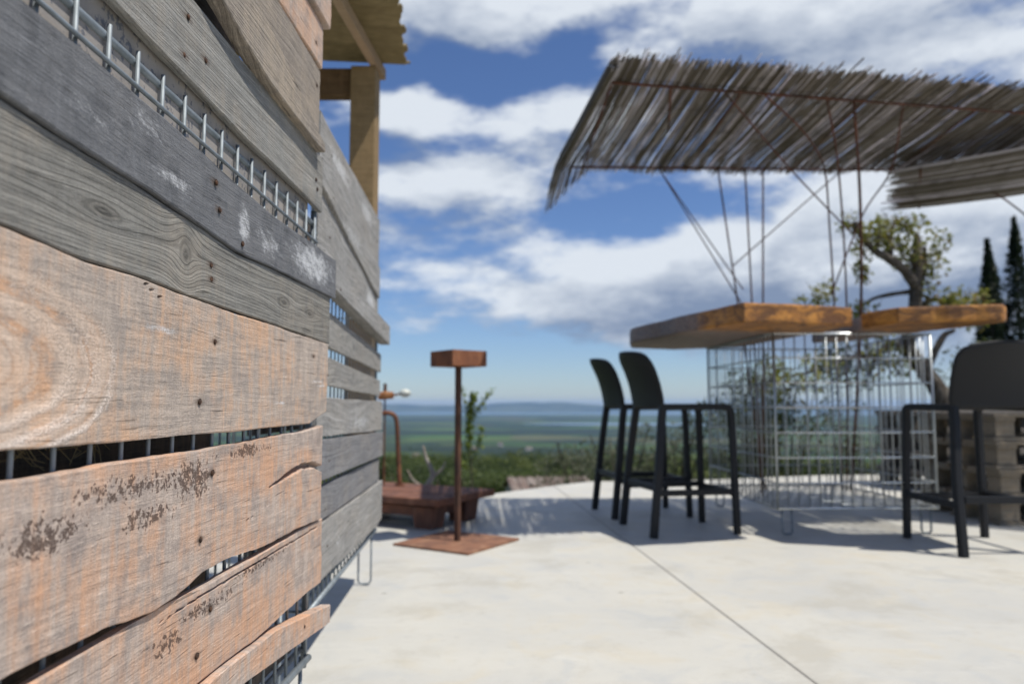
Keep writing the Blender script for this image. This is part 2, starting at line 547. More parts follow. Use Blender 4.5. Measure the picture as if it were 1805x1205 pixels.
def land_mat():
    m = Mat('farmland', .9, spec=.1)
    x, y, z = m.xyz
    w = m.noise(m.scaled(.001, .001, 0), 2, 3)
    cells = m.vor(m.vec(x * .0022 + w * .4, y * .0016 + w * .4, 0), 1, out='Color')
    col = m.mix(cells[0].step(.2, .8), (.05, .08, .022), (.08, .118, .03))
    col = m.mix(cells[1].step(.72, .76) * .7, col, (.10, .09, .05))
    col = m.mix(cells[2].step(.7, .75) * .6, col, (.04, .10, .02))
    woods = m.noise(m.vec(x * .0009, y * .0016, 0), 1, 6, .62, .5)
    woods2 = m.noise(m.vec(x * .0006 + 5, y * .0030, 0), 1, 4, .6)
    col = m.mix(woods.step(.47, .53).max(woods2.step(.52, .57)), col, (.018, .030, .018))
    near = m.noise(m.scaled(.05, .05, .05), 1, 5)
    rad = (x * x + y * y).sqrt()
    col = m.mix(rad.step(500, 200), col, m.mix(near.step(.4, .65), (.05, .075, .022), (.10, .125, .036)))
    m.color(col)
    return m


rad = np.concatenate([[0, 4], np.geomspace(7.0, 38000, 92)])
NA = 180
vs = [(0, 0, -.45)]
for r in rad[1:]:
    for k in range(NA):
        a = 2 * math.pi * k / NA
        x, y = r * math.sin(a), r * math.cos(a)
        vs.append((x, y, ground_z(x, y)))
fs = [(0, 1 + (k + 1) % NA, 1 + k) for k in range(NA)]
for i in range(len(rad) - 2):
    for k in range(NA):
        a = 1 + i * NA + k; b = 1 + i * NA + (k + 1) % NA
        fs.append((a, b, b + NA, a + NA))
gm = mesh('ground', vs, fs)
bm = bmesh.new(); bm.from_mesh(gm); bmesh.ops.recalc_face_normals(bm, faces=bm.faces[:]); bm.to_mesh(gm); bm.free()
tag(link('ground', gm, land_mat(), smooth=True), kind='structure')

WATER = Mat('water', .12, spec=.5)
WATER.color((.03, .07, .10))
wn = WATER.noise(WATER.scaled(.02, .05, .02), 1, 4)
WATER.bump(wn, 1.2)
pts = []
for k in range(40):
    a = 2 * math.pi * k / 40
    rr = 1 + .22 * mnoise.noise(Vector((math.cos(a) * 2, math.sin(a) * 2, 4)))
    pts.append((1250 + 1150 * math.cos(a) * rr, 6500 + 420 * math.sin(a) * rr))
tag(link('lagoon', slab_me('lagoon', pts, -182, -172.0, 1, 0, 0), WATER), kind='structure')
tag(link('sea', slab_me('sea', [(-24000, 13000), (24000, 13000), (24000, 24000), (-24000, 24000)], -188, -184, 1, 0, 0), WATER), kind='structure')

HILLM = Mat('far_hills', .95, spec=.05)
hn = HILLM.noise(HILLM.scaled(.001, .001, .004), 1, 5)
HILLM.color(HILLM.mix(hn.step(.4, .65), (.03, .045, .028), (.07, .085, .045)))


def hills(name, y0, az0, az1, prof, depth):
    vs, fs = [], []
    n, k = 120, 7
    for i in range(n + 1):
        a = az0 + (az1 - az0) * i / n
        h = float(np.interp(a, [p[0] for p in prof], [p[1] for p in prof])) + 12 * mnoise.noise(Vector((a * .9, 0, y0 / 1000)))
        for j in range(k + 1):
            t = j / k
            yy = y0 + depth * t
            s = math.sin(math.pi * t) ** .8
            vs.append((math.tan(R(a)) * y0 + 120 * mnoise.noise(Vector((a, t * 4, 2))), yy, -189 + (h + 189) * s * (1 + .12 * mnoise.noise(Vector((a * 1.3, t * 3, 5)))) ))
    for i in range(n):
        for j in range(k):
            a = i * (k + 1) + j; fs.append((a, a + k + 1, a + k + 2, a + 1))
    me = mesh(name, vs, fs)
    tag(link(name, me, HILLM, smooth=True), kind='structure')


hills('far_hills', 18500, -50, 50, [(-50, -120), (-14, -20), (-9, 10), (-7, -30), (-3, -10), (0, 45), (2, 60), (4, 48), (6.5, 0), (9, -60), (14, -100), (50, -120)], 3000)

# ------------------------------------------------------------------ woods on the slope below
LEAF_WOOD = leaf_mat('wood_leaves', (.026, .042, .018), (.085, .115, .030), (.18, .20, .055))
cs, ss, tr_ = [], [], []
ntree = 0
while ntree < 1150:
    r = math.exp(random.triangular(math.log(45), math.log(1700), math.log(260)))
    a = R(random.uniform(-26, 42))
    x, y = r * math.sin(a), r * math.cos(a)
    if mnoise.noise(Vector((x / 110, y / 110, 9))) < -.10 and r > 120: continue
    z = ground_z(x, y)
    h = random.uniform(6, 12) if r > 130 else random.uniform(3.5, 8)
    sl = float(np.interp(r, [45, 130, 300, 700, 1700], [.090, .073, .062, .055, .051])) + random.uniform(-.010, .020)
    h = min(h, max(2.2, (.72 - sl * r) - z))
    w = max(h, 4.0) * random.uniform(.8, 1.3)
    n = int(max(40, min(1800, 190000 / r)))
    nl_ = 9
    lob = rng.normal(size=(nl_, 3)) * [.42, .42, .26]
    p = lob[rng.integers(0, nl_, n)] + rng.normal(size=(n, 3)) * .2
    p *= [w * .7, w * .7, h * .5]
    p += [x, y, z + h * .55]
    cs.append(p); ss.append(np.full(n, max(.10, min(2.6, 2.1 * w / math.sqrt(n)))))
    tr_.append(np.full(n, random.random()))
    ntree += 1
v_, q_, r_ = leaf_quads(np.concatenate(cs), np.concatenate(ss), .8)
wd = link('woodland', np_mesh('woodland', v_, q_, r_ * .25 + np.repeat(np.concatenate(tr_), 4) * .75), LEAF_WOOD)
tag(wd, 'green wooded slope falling away below the terrace', 'woodland', kind='stuff')
#__SETTING_END__

# ------------------------------------------------------------------ plank-clad wire cages (the wall)
def lerp_list(L, u):
    return float(np.interp(u, [p[0] for p in L], [p[1] for p in L]))


def plank_me(name, lo, hi, u0, u1, uc, front, back, seed=0, wob=.0015, cracks=(), du=.008, dz=.006, skew=0.0, warp=.003):
    """board with wavy edges, eased arrises and real cracks; outward is -y"""
    nu = max(8, int((u1 - u0) / du)); H = lerp_list(hi, (u0 + u1) / 2) - lerp_list(lo, (u0 + u1) / 2)
    nz = max(6, int(H / dz))
    e = .0018
    vs, fs = [], []
    for i in range(nu + 1):
        u = u0 + (u1 - u0) * i / nu
        a = lerp_list(lo, u) + wob * 1.6 * mnoise.noise(Vector((u * 7, seed, 0))) + wob * .45 * mnoise.noise(Vector((u * 38, seed, 3)))
        b = lerp_list(hi, u) + wob * 1.6 * mnoise.noise(Vector((u * 7, seed, 9))) + wob * .45 * mnoise.noise(Vector((u * 38, seed, 5)))
        rows = [(a + .0004, back), (a, front + e)]
        for j in range(nz + 1):
            z = a + e + (b - a - 2 * e) * j / nz
            y = front + warp * mnoise.noise(Vector((u * 3, z * 6, seed))) + .0005 * mnoise.noise(Vector((u * 20, z * 160, seed)))
            for poly, w in cracks:
                if poly[0][0] <= u <= poly[-1][0]:
                    zc = lerp_list(poly, u) + .0012 * mnoise.noise(Vector((u * 60, seed, 1)))
                    ww = w * (min(1, (u - poly[0][0]) * 9) if poly[0][0] > u0 + .02 else 1)
                    q = abs(z - zc)
                    if q < ww * 1.5: y = max(y, y + (back - front) * .95 * (1 - max(0, q - ww * .7) / (ww * .8)) if q > ww * .7 else front + (back - front) * .95)
            rows.append((z, y))
        rows += [(b, front + e), (b - .0004, back)]
        for z, y in rows:
            end = 1 if i == nu else (-1 if i == 0 else 0)
            uu = u + end * (.0035 * mnoise.noise(Vector((z * 40, seed, 2))) + skew * (z - (a + b) / 2))
            vs.append((uu - uc, y, z))
    m = len(rows)
    for i in range(nu):
        for j in range(m):
            k = (j + 1) % m
            fs.append((i * m + j, i * m + k, (i + 1) * m + k, (i + 1) * m + j))
    fs.append(tuple(range(m))); fs.append(tuple(reversed(range(nu * m, nu * m + m))))
    me = mesh(name, vs, fs)
    bm = bmesh.new(); bm.from_mesh(me); bmesh.ops.recalc_face_normals(bm, faces=bm.faces[:]); bm.to_mesh(me); bm.free()
    return me


NAILM = rust_mat('rusted_nail', (.07, .035, .02), (.03, .02, .015), (.13, .06, .03), 12)


def nail_me():
    bm = bmesh.new()
    prof = [(.0001, -.0005), (.0019, -.0004), (.0026, .0002), (.0029, .0012), (.0034, .0012), (.0036, .0008)]
    rings = []
    for r, y in prof:
        rings.append([bm.verts.new((r * math.cos(2 * math.pi * k / 9), y - .0012, r * math.sin(2 * math.pi * k / 9))) for k in range(9)])
    for a, b in zip(rings, rings[1:]):
        for k in range(9): bm.faces.new((a[k], a[(k + 1) % 9], b[(k + 1) % 9], b[k]))
    me = bpy.data.meshes.new('nail'); bm.to_mesh(me); bm.free(); me.materials.append(NAILM.m); return me


NAIL = nail_me()


def add_nail(parent, u, z, y, s=1.0):
    o = bpy.data.objects.new('nail', NAIL); COL.objects.link(o); o.parent = parent
    o.location = (u, y, z); o.scale = (s, s, s); o.rotation_euler = (random.uniform(-.15, .15), random.uniform(0, 6), random.uniform(-.15, .15))


_bar_cache = {}


def bar(name, parent, a, b, r, mat, sides=8):
    """straight round bar; alike bars share one mesh"""
    a, b = Vector(a), Vector(b); L = (b - a).length
    key = (round(L, 4), round(r, 5), mat.m.name, sides)
    if key not in _bar_cache:
        me = tube_me(name, [(0, 0, 0), (0, 0, L * .5), (0, 0, L)], r, sides); me.materials.append(mat.m); me.shade_smooth()
        _bar_cache[key] = me
    o = bpy.data.objects.new(name, _bar_cache[key]); COL.objects.link(o); o.parent = parent
    o.location = a; o.rotation_euler = (b - a).to_track_quat('Z', 'Y').to_euler()
    return o


def foot_loop(parent, x, y, ztop, w=.05, axis='x', r=.004):
    d = Vector((w, 0, 0)) if axis == 'x' else Vector((0, w, 0))
    p = Vector((x, y, 0))
    pts = [p + Vector((0, 0, ztop)), p + Vector((0, 0, .02)), p + d * .15 + Vector((0, 0, .004 + r)), p + d * .85 + Vector((0, 0, .004 + r)), p + d + Vector((0, 0, .02)), p + d + Vector((0, 0, ztop))]
    link('foot', tube_me('foot', pts, r, 7), GALV, parent, True)


def cage(root, x0, x1, z0, ztop, depth, step, horiz, rails, slope=False):
    n = int(round((x1 - x0) / step))
    for i in range(n + 1):
        x = x0 + (x1 - x0) * i / n
        zt = ztop + (.016 * (1 - 2 * i / n) if slope else 0)
        bar('wire', root, (x, 0, z0), (x, 0, zt), .0026, GALV)
    for z in horiz:
        dz_ = (.022 if z > 1.0 and slope else 0)
        bar('crosswire', root, (x0 - .004, -.0045, z + dz_), (x1 + .004, -.0045, z - dz_), .0029, GALV)
    for z, y, r in rails:
        dz_ = (.016 if z > 1.0 and slope else 0)
        bar('rail', root, (x0 - .01, y, z + dz_), (x1 + .01, y, z - dz_), r, GALV)
    for x in (x0 - .012, x1 + .012):
        for y in (.006, depth): bar('corner_post', root, (x, y, z0 - .02), (x, y, ztop), .006, GALV)
        for k in range(1, 12): bar('wire', root, (x, depth * k / 12, z0), (x, depth * k / 12, ztop), .0026, GALV)
        for z in horiz[::2]: bar('crosswire', root, (x + .004, 0, z), (x + .004, depth, z), .0029, GALV)
        for y in (.012, depth - .05): foot_loop(root, x, y, z0, .05, 'y')
    for z in (z0,): bar('rail', root, (x0, depth, z), (x1, depth, z), .006, GALV)


SAL = dict(light=(.51, .415, .345), dark=(.265, .22, .195), warm=(.56, .30, .165), ring=.10, saw=.40, grain=.22, mottle=.35)
GREY = dict(light=(.22, .217, .205), dark=(.12, .118, .112), warm=(.38, .31, .23), warm_amt=.22, ring=.6, saw=.10, grain=.75, mottle=.25)
BLUE = dict(light=(.17, .174, .182), dark=(.085, .088, .095), warm=(.18, .175, .17), warm_amt=.25, ring=.16, saw=.06, grain=.3, mottle=.5)
UC = .9


def loc2(L): return [(u - UC, z) for u, z in L]


def nl(L): return [(u - UC, z) for u, z in L]


# name: lo, hi, end, front, cracks, nails, material
near = [
    ('T5', [(0.2, 1.50), (1.6, 1.505)], [(0.2, 1.60), (1.6, 1.60)], 1.492, -.022, [], [], dict(SAL, warm_amt=.35, seed=11.1)),
    ('T4', [(0.2, 1.412), (1.6, 1.406)], [(0.2, 1.497), (1.6, 1.498)], 1.468, -.014, [], [(1.42, 1.44)], dict(SAL, warm_amt=.55, ring=.3, seed=12.7, stains=[(1.42, 1.44)])),
    ('T3', [(.2, 1.375), (1.085, 1.342), (1.3, 1.292), (1.40, 1.264), (1.47, 1.247)], [(.2, 1.41), (1.207, 1.407), (1.453, 1.40), (1.6, 1.4)], 1.462, -.012, [], [(1.44, 1.36)],
     dict(GREY, light=(.30, .26, .22), dark=(.18, .155, .13), warm_amt=.4, seed=13.3, stains=[(1.44, 1.36)])),
    ('T2', [(.2, 1.30), (.9, 1.288), (.963, 1.270), (1.05, 1.249), (1.141, 1.236), (1.3, 1.231), (1.47, 1.228)], [(.2, 1.37), (1.085, 1.338), (1.3, 1.288), (1.40, 1.262), (1.47, 1.243)], 1.462, -.026,
     [], [], dict(GREY, light=(.31, .27, .225), dark=(.18, .155, .13), warm_amt=.5, seed=14.2, ring=.7)),
    ('T1', [(.2, 1.142), (.735, 1.139), (1.1, 1.124), (1.503, 1.118)], [(.2, 1.255), (.918, 1.243), (1.446, 1.230), (1.6, 1.229)], 1.508, -.009, [],
     [(.902, 1.211), (.894, 1.157), (.954, 1.179), (1.46, 1.172), (1.47, 1.155)],
     dict(GREY, light=(.27, .267, .25), dark=(.155, .152, .14), seed=15.9, wander=.012, ringf=210, stains=[(.902, 1.211), (.894, 1.157), (.954, 1.179)])),
    ('P2', [(.2, .985), (.58, .969), (.66, .965), (.898, .953), (1.064, .941), (1.2, .944), (1.6, .947)], [(.2, 1.062), (.6, 1.057), (.836, 1.053), (.999, 1.041), (1.19, 1.03), (1.6, 1.032)], 1.583, -.020, [],
     [(.975, 1.018), (.989, .984), (1.071, .955)],
     dict(BLUE, seed=16.4, wander=.02, white=[(.86, .985, .08, .018, .78), (.80, 1.03, .12, .03, .86), (1.42, .99, .16, .04, .66), (1.08, .985, .03, .04, .72), (1.18, .98, .1, .04, .80), (.7, 1.0, .1, .03, .88)], stains=[(.975, 1.018), (.989, .984)])),
    ('P3', [(.2, .875), (.588, .866), (.703, .859), (.8, .861), (.905, .856), (1.524, .848), (1.6, .848)], [(.2, .984), (.58, .968), (.66, .964), (.898, .952), (1.064, .940), (1.2, .943), (1.6, .946)], 1.562, -.0155, [],
     [(.977, .906), (.979, .887)],
     dict(GREY, light=(.245, .238, .215), dark=(.125, .122, .112), seed=17.7, wander=.012, ringf=170, ring=.7, knots=[(.905 - UC, .907, .026, .030), (1.27 - UC, .897, .055, .016), (.73 - UC, .915, .06, .014), (1.42 - UC, .895, .045, .014)],
          stains=[(.977, .906), (.979, .887)])),
    ('P4', [(.2, .683), (.603, .683), (.757, .681), (.885, .682), (1.123, .681), (1.428, .683), (1.535, .703)], [(.2, .872), (.588, .863), (.703, .856), (.8, .858), (.905, .853), (1.524, .845), (1.6, .845)], 1.537, -.018,
     [(((.795, .858), (.84, .842)), .0008)], [(.992, .804), (.953, .723), (1.436, .813)],
     dict(SAL, light=(.46, .38, .315), dark=(.28, .24, .21), warm=(.58, .34, .195), warm_amt=.75, warm_thr=.515, seed=18.3, wander=.02, ring=.08, ells=[(.555 - UC, .752, .20, .083, 1.0)], white=[(.84, .806, .05, .006, .72), (1.25, .722, .05, .005, .72), (1.47, .765, .05, .006, .74), (1.49, .757, .04, .004, .7)], stains=[(.992, .804), (.953, .723), (1.436, .813)])),
    ('P5', [(.2, .50), (.618, .498), (.756, .497), (.80, .491), (.846, .486), (.904, .490), (.978, .502), (1.05, .502), (1.234, .496), (1.518, .491)],
     [(.2, .657), (.605, .658), (.814, .659), (.966, .661), (1.3, .667), (1.52, .676)], 1.505, -.020,
     [(((1.20, .584), (1.307, .598), (1.385, .606), (1.456, .602), (1.52, .588)), .0042), (((1.08, .545), (1.15, .549)), .0007)], [(.994, .629), (.965, .547)],
     dict(SAL, warm_amt=.75, warm_thr=.505, seed=19.6, wander=.025, spots=[(.94, .626, .06, .022, .86), (.80, .632, .13, .018, .98), (.665, .605, .06, .016, .88), (.83, .597, .07, .016, .98), (1.1, .650, .14, .012, 1.0)], stains=[(.994, .629), (.965, .547)])),
    ('P6', [(.2, .366), (1.031, .362), (1.166, .356), (1.438, .363), (1.54, .359)], [(.2, .479), (.668, .480), (.764, .482), (.9, .486), (.98, .483), (1.234, .486), (1.54, .489)], 1.532, -.016,
     [(((.86, .468), (1.0, .472), (1.25, .474), (1.5, .476)), .0009)], [(1.011, .448), (.975, .399)],
     dict(SAL, warm_amt=.7, seed=20.4, wander=.02, spots=[(1.0, .455, .12, .012, .98), (.9, .44, .06, .02, 1.0), (1.2, .468, .15, .01, 1.0)], stains=[(1.011, .448), (.975, .399)])),
    ('P7', [(.2, .322), (1.123, .312), (1.572, .269), (1.6, .267)], [(.2, .358), (1.031, .358), (1.245, .351), (1.561, .307), (1.6, .305)], 1.574, -.024, [], [(1.40, .312)], dict(SAL, warm_amt=.8, seed=21.5)),
]
RZ1 = math.atan2(1, .0287)
wall1 = thing('plank_clad_cage', 'near wall panel of weathered salmon and grey planks over a wire cage', 'plank wall', (-.4475 + .0287 * UC, UC, 0), RZ1, 'plank-clad wire cages forming the wall')
for i, (nm, lo, hi, end, front, cracks, nails, wp) in enumerate(near):
    wp = dict(wp); 
    for key in ('spots', 'white'):
        if key in wp: wp[key] = [(q[0] - UC, *q[1:]) for q in wp[key]]
    if 'stains' in wp: wp['stains'] = [(q[0] - UC, q[1]) for q in wp['stains']]
    m = wood('weathered_plank_' + nm.lower(), **wp)
    me = plank_me('plank', lo, hi, .22 + .03 * (i % 3), end, UC, front, -.003 if nm != 'T1' else .001, seed=i * 3.7, cracks=cracks,
                  wob=.0024 if nm in ('T2', 'P5') else .0014, dz=.0022 if cracks else .006, du=.006)
    o = link('plank', me, m, wall1)
    for (nu_, nz_) in nails: add_nail(o, nu_ - UC, nz_, front, 1.25)
cage(wall1, .24 - UC, 1.487 - UC, .225, 1.117, .75, .0565, [.31, .52, .72, .93, 1.072], [(1.106, .007, .006), (.225, -.004, .007), (.24, .012, .006)], True)
BRD = Mat('speckled_board', .85)
bs = BRD.noise(BRD.scaled(1, 1, .8), 85, 4, .65); bs2 = BRD.noise(BRD.scaled(1, 1, 1, 3), 14, 4)
bc = BRD.mix(bs2.step(.35, .7), (.27, .245, .22), (.215, .2, .185))
BRD.color(BRD.mix(bs.step(.56, .62), bc, (.10, .105, .12))); BRD.bump(bs, .001)
link('infill_board', box_me('infill_board', .2 - UC, 1.46 - UC, .006, .03, .97, 1.17, .002), BRD, wall1)
DARKW = wood('shade_board_wood', (.12, .105, .09), (.06, .055, .05), seed=30.0, ring=.3, saw=0, warm_amt=.2)  # dark boards added behind the gaps to stand for shade inside the cage
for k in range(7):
    link('shade_board', box_me('shade_board',   .2 - UC, (1.40 if k < 3 else 1.455) - UC, .16 + .004 * (k % 2), .185 + .004 * (k % 2), .24 + k * .19, .425 + k * .19, .003), DARKW, wall1)
for k in range(4):  # floor and lid added to keep light out of the cage
    link('shade_base_board', box_me('shade_base_board', .26 - UC, 1.47 - UC, .02 + k * .18, .19 + k * .18, .245, .265, .003), DARKW, wall1)
    link('shade_lid_board', box_me('shade_lid_board', .2 - UC, 1.47 - UC, .006 + k * .18, .18 + k * .18, 1.575 + .002 * (k % 2), 1.595 + .002 * (k % 2), .003), DARKW, wall1)
# straw caught in the gap
STRAW = Mat('straw', .8).color((.30, .23, .12))
sv, sf = [], []
for k in range(60):
    u = random.uniform(.55, .82) - UC; z = .705 + random.uniform(-.012, .01)
    a, b = tube_data([(u, .03 + random.random() * .05, z), (u + random.uniform(-.02, .02), .03, z - random.uniform(.01, .035)), (u + random.uniform(-.03, .03), .03, z - random.uniform(.02, .045))], .0006, 3)
    sf += [tuple(i + len(sv) for i in f) for f in b]; sv += a
tag(link('straw', mesh('straw', sv, sf), STRAW, wall1), kind='stuff')

# far panel
UC2 = 2.45
FG = dict(light=(.37, .362, .345), dark=(.165, .162, .156), warm=(.34, .30, .25), warm_amt=.3, ring=.7, saw=.08, grain=.65, mottle=.45)
farp = [
    ([(1.7, 1.345), (1.793, 1.338), (2.822, 1.268), (3.1, 1.255)], [(1.7, 1.456), (3.1, 1.459)], 2.93, -.012),
    ([(1.7, 1.275), (1.877, 1.258), (2.803, 1.147), (3.1, 1.12)], [(1.7, 1.352), (1.793, 1.336), (2.822, 1.265), (3.1, 1.252)], 2.90, -.020),
    ([(1.7, 1.095), (2.0, 1.08), (3.1, 1.052)], [(1.7, 1.268), (1.877, 1.253), (2.803, 1.142), (3.1, 1.115)], 2.90, -.012),
    ([(1.7, 1.018), (2.01, 1.010), (3.08, .966)], [(1.7, 1.078), (1.988, 1.071), (3.053, 1.045)], 3.07, -.044),
    ([(1.7, .876), (1.903, .872), (3.021, .850)], [(1.7, .972), (2.031, .963), (3.012, .924)], 3.03, -.014),
    ([(1.7, .772), (1.943, .768), (2.996, .754)], [(1.7, .85), (1.906, .846), (2.989, .816)], 3.01, -.014),
    ([(1.7, .640), (1.872, .638), (3.084, .612)], [(1.7, .738), (1.946, .736), (3.07, .732)], 3.04, -.020),
    ([(1.7, .535), (1.897, .528), (3.096, .511)], [(1.7, .633), (1.872, .631), (3.084, .606)], 3.055, -.022),
    ([(1.7, .427), (1.936, .424), (3.001, .413)], [(1.7, .516), (1.899, .512), (2.991, .502)], 3.01, -.014),
    ([(1.7, .285), (1.951, .279), (2.9, .248), (3.127, .262)], [(1.7, .424), (1.936, .420), (3.001, .409)], 3.06, -.022),
]
RZ2 = math.atan2(1, -.047)
wall2 = thing('plank_clad_cage', 'farther wall panel of silver-grey planks beside the wooden roof post', 'plank wall', (-.410 - .047 * UC2, UC2, 0), RZ2, 'plank-clad wire cages forming the wall')
wh = {0: [(2.1, 1.40, .25, .04, .72), (2.6, 1.40, .2, .05, .72)], 2: [(2.72, 1.10, .14, .06, .66)], 1: [(2.3, 1.24, .3, .04, .78)], 6: [(2.5, .66, .3, .03, .76)], 9: [(2.1, .34, .06, .03, .82), (2.45, .33, .2, .03, .85)]}
for i, (lo, hi, end, front) in enumerate(farp):
    p = dict(FG, seed=40 + i * 2.3, wander=.03 if i % 2 else .05)
    if i in (7, 8): p.update(light=(.23, .23, .235), dark=(.13, .13, .137))
    if i in wh: p['white'] = [(q[0] - UC2, *q[1:]) for q in wh[i]]
    if i in (4, 5): p.update(light=(.32, .31, .285), knots=[(2.35 - UC2, .81 if i == 5 else .9, .03, .02)])
    o = link('plank', plank_me('plank', lo, hi, 1.80, end, UC2, front, -.003, seed=50 + i * 2.9, du=.02, dz=.012), wood('silver_plank_%d' % i, **p), wall2)
    for uu in (1.95, 2.86):
        add_nail(o, uu - UC2, (lerp_list(lo, uu) + lerp_list(hi, uu)) / 2 + random.uniform(-.02, .02), front, 1.1)
cage(wall2, 1.84 - UC2, 3.0 - UC2, .22, 1.44, .75, .055, [.27, .47, .67, .87, 1.07, 1.27], [(1.44, .007, .007), (.22, -.004, .007), (.236, .012, .006)])
for k in range(6):  # dark backing added to shade the far cage's gaps
    link('shade_board', box_me('shade_board', 2.12 - UC2, 3.0 - UC2, .22 + .004 * (k % 2), .245 + .004 * (k % 2), .23 + k * .2, .42 + k * .2, .003), DARKW, wall2)

# ------------------------------------------------------------------ shelter: post, beam and corrugated roof
POSTM = wood('pine_post', (.27, .19, .10), (.19, .13, .065), warm=(.30, .20, .10), warm_amt=.3, ring=.3, ringf=60, seed=60., saw=.2, bump=.0006)
BEAMM = wood('brown_beam', (.15, .095, .05), (.10, .06, .03), warm_amt=.1, seed=61., ring=.3, saw=.1)
sh = thing('roof_shelter', 'square pine post carrying a brown corrugated roof edge behind the wall', 'shelter', (-.655, 3.19, 0))
link('post', box_me('post', -.055, .055, -.055, .055, .48, 2.205, .004), POSTM, sh)
link('post', box_me('post', -1.4, -1.29, -.055, .055, 0, 2.205, .004), POSTM, sh)
link('beam', box_me('beam', -1.45, -.0551, -.03, .03, 2.08, 2.205, .004), BEAMM, sh)
BATT = wood('batten_wood', (.36, .27, .18), (.26, .18, .11), warm_amt=.2, seed=62., ring=.2, saw=.1)
bt = link('batten', box_me('batten', -.0175, .0175, -1.5, 0, 0, .05, .003), BATT, sh); bt.location = (.056, .10, 2.207); bt.rotation_euler = (0, 0, -.078)
bt = link('batten', box_me('batten', -.0175, .0175, -1.5, 0, 0, .05, .003), BATT, sh); bt.location = (-.75, .10, 2.207); bt.rotation_euler = (0, 0, -.078)
ROOFM = Mat('brown_corrugated_sheet', .7, spec=.3)
rn = ROOFM.noise(ROOFM.scaled(1, 1, 1), 8, 5, .6); rn2 = ROOFM.noise(ROOFM.scaled(1, 6, 1), 20, 4)
ROOFM.color(ROOFM.mix(rn2.step(.35, .7) * .6, ROOFM.mix(rn.step(.35, .7), (.19, .145, .07), (.26, .20, .10)), (.14, .105, .05)))
ROOFM.bump(rn2, .002)
NW = 150
vs, fs = [], []
for side in (0, 1):
    for i in range(NW + 1):
        y = .13 - 1.45 * i / NW
        w = ((.13 - y) / .165) * 2 * math.pi
        z = .017 * math.cos(w) + .004 * math.sin(w * 2) + .077
        xr = .164 + .085 * (.13 - y) + .012 * mnoise.noise(Vector((i * .35, 0, 0))) + (.012 if math.cos(w) > .55 else 0)
        for x in (xr, -.4, -1.45): vs.append((x, y, 2.205 + z + side * .006 + (xr - x) * .05))
n3 = (NW + 1) * 3
for i in range(NW):
    for k in range(2):
        a = i * 3 + k
        fs.append((a, a + 1, a + 4, a + 3)); fs.append((n3 + a + 3, n3 + a + 4, n3 + a + 1, n3 + a))
    fs.append((i * 3, i * 3 + 3, n3 + i * 3 + 3, n3 + i * 3))
fs.append((0, n3, n3 + 1, 1)); fs.append((1, n3 + 1, n3 + 2, 2))
link('corrugated_sheet', mesh('corrugated_sheet', vs, fs), ROOFM, sh)

# ------------------------------------------------------------------ corten candle stand
CORT = rust_mat('corten_steel', (.20, .075, .035), (.11, .045, .026), (.30, .13, .06))
ls = thing('lamp_stand', 'rusty steel stand with a square box head and square base plate', 'stand', (-.285, 3.92, 0), R(58))
link('base_plate', box_me('base_plate', -.235, .235, -.235, .235, 0, .012, .002), rust_mat('rusted_plate', (.22, .105, .06), (.14, .07, .045), (.30, .17, .10)), ls)
link('pole', box_me('pole', -.013, .013, -.013, .013, .012, .925, .002), rust_mat('dark_rust', (.085, .04, .025), (.045, .025, .018), (.14, .065, .035)), ls)
hd = bpy.data.objects.new('box_head', None)
HB = box_me('box_head', -.108, .108, -.108, .108, .918, 1.0, .002)
bm = bmesh.new(); bm.from_mesh(HB)
top = max((f for f in bm.faces), key=lambda f: f.calc_center_median().z)
r = bmesh.ops.inset_region(bm, faces=[top], thickness=.006)
for v in top.verts: v.co.z -= .06
bm.to_mesh(HB); bm.free()
bpy.data.objects.remove(hd)
o = link('box_head', HB, CORT, ls); o.rotation_euler = (0, 0, R(-20))

# ------------------------------------------------------------------ low rusty table
TAB = rust_mat('rust_brown_timber', (.17, .072, .042), (.095, .045, .032), (.25, .12, .075))
tb = thing('low_table', 'low rust-brown slab table on chunky block legs behind the stand', 'table', (-.43, 4.22, 0), math.atan2(.305, -.54))
for k in range(3):
    link('top_plank', box_me('top_plank', -.02, .92, -.62 + k * .209, -.62 + k * .209 + .206, .142 + .002 * (k % 2), .185 + .002 * (k % 2), .010, 3), TAB, tb)
for x in (.06, .74):
    for y in (-.56, -.20):
        me = box_me('leg', x, x + .15, y, y + .15, 0, .128, .006)
        for v in me.vertices:
            if v.co.z < .06: v.co.x = x + .075 + (v.co.x - x - .075) * .82; v.co.y = y + .075 + (v.co.y - y - .075) * .82
        link('leg', me, TAB, tb)
for y in (-.55, -.12): link('rail', box_me('rail', .2101, .7399, y, y + .05, .07, .126, .004), TAB, tb)
for x in (.1, .8): link('rail', box_me('rail', x, x + .05, -.41, -.2001, .07, .126, .004), TAB, tb)
for x in (.12, .78): link('spacer', box_me('spacer', x, x + .04, -.5, -.1, .127, .1415, .001), TAB, tb)

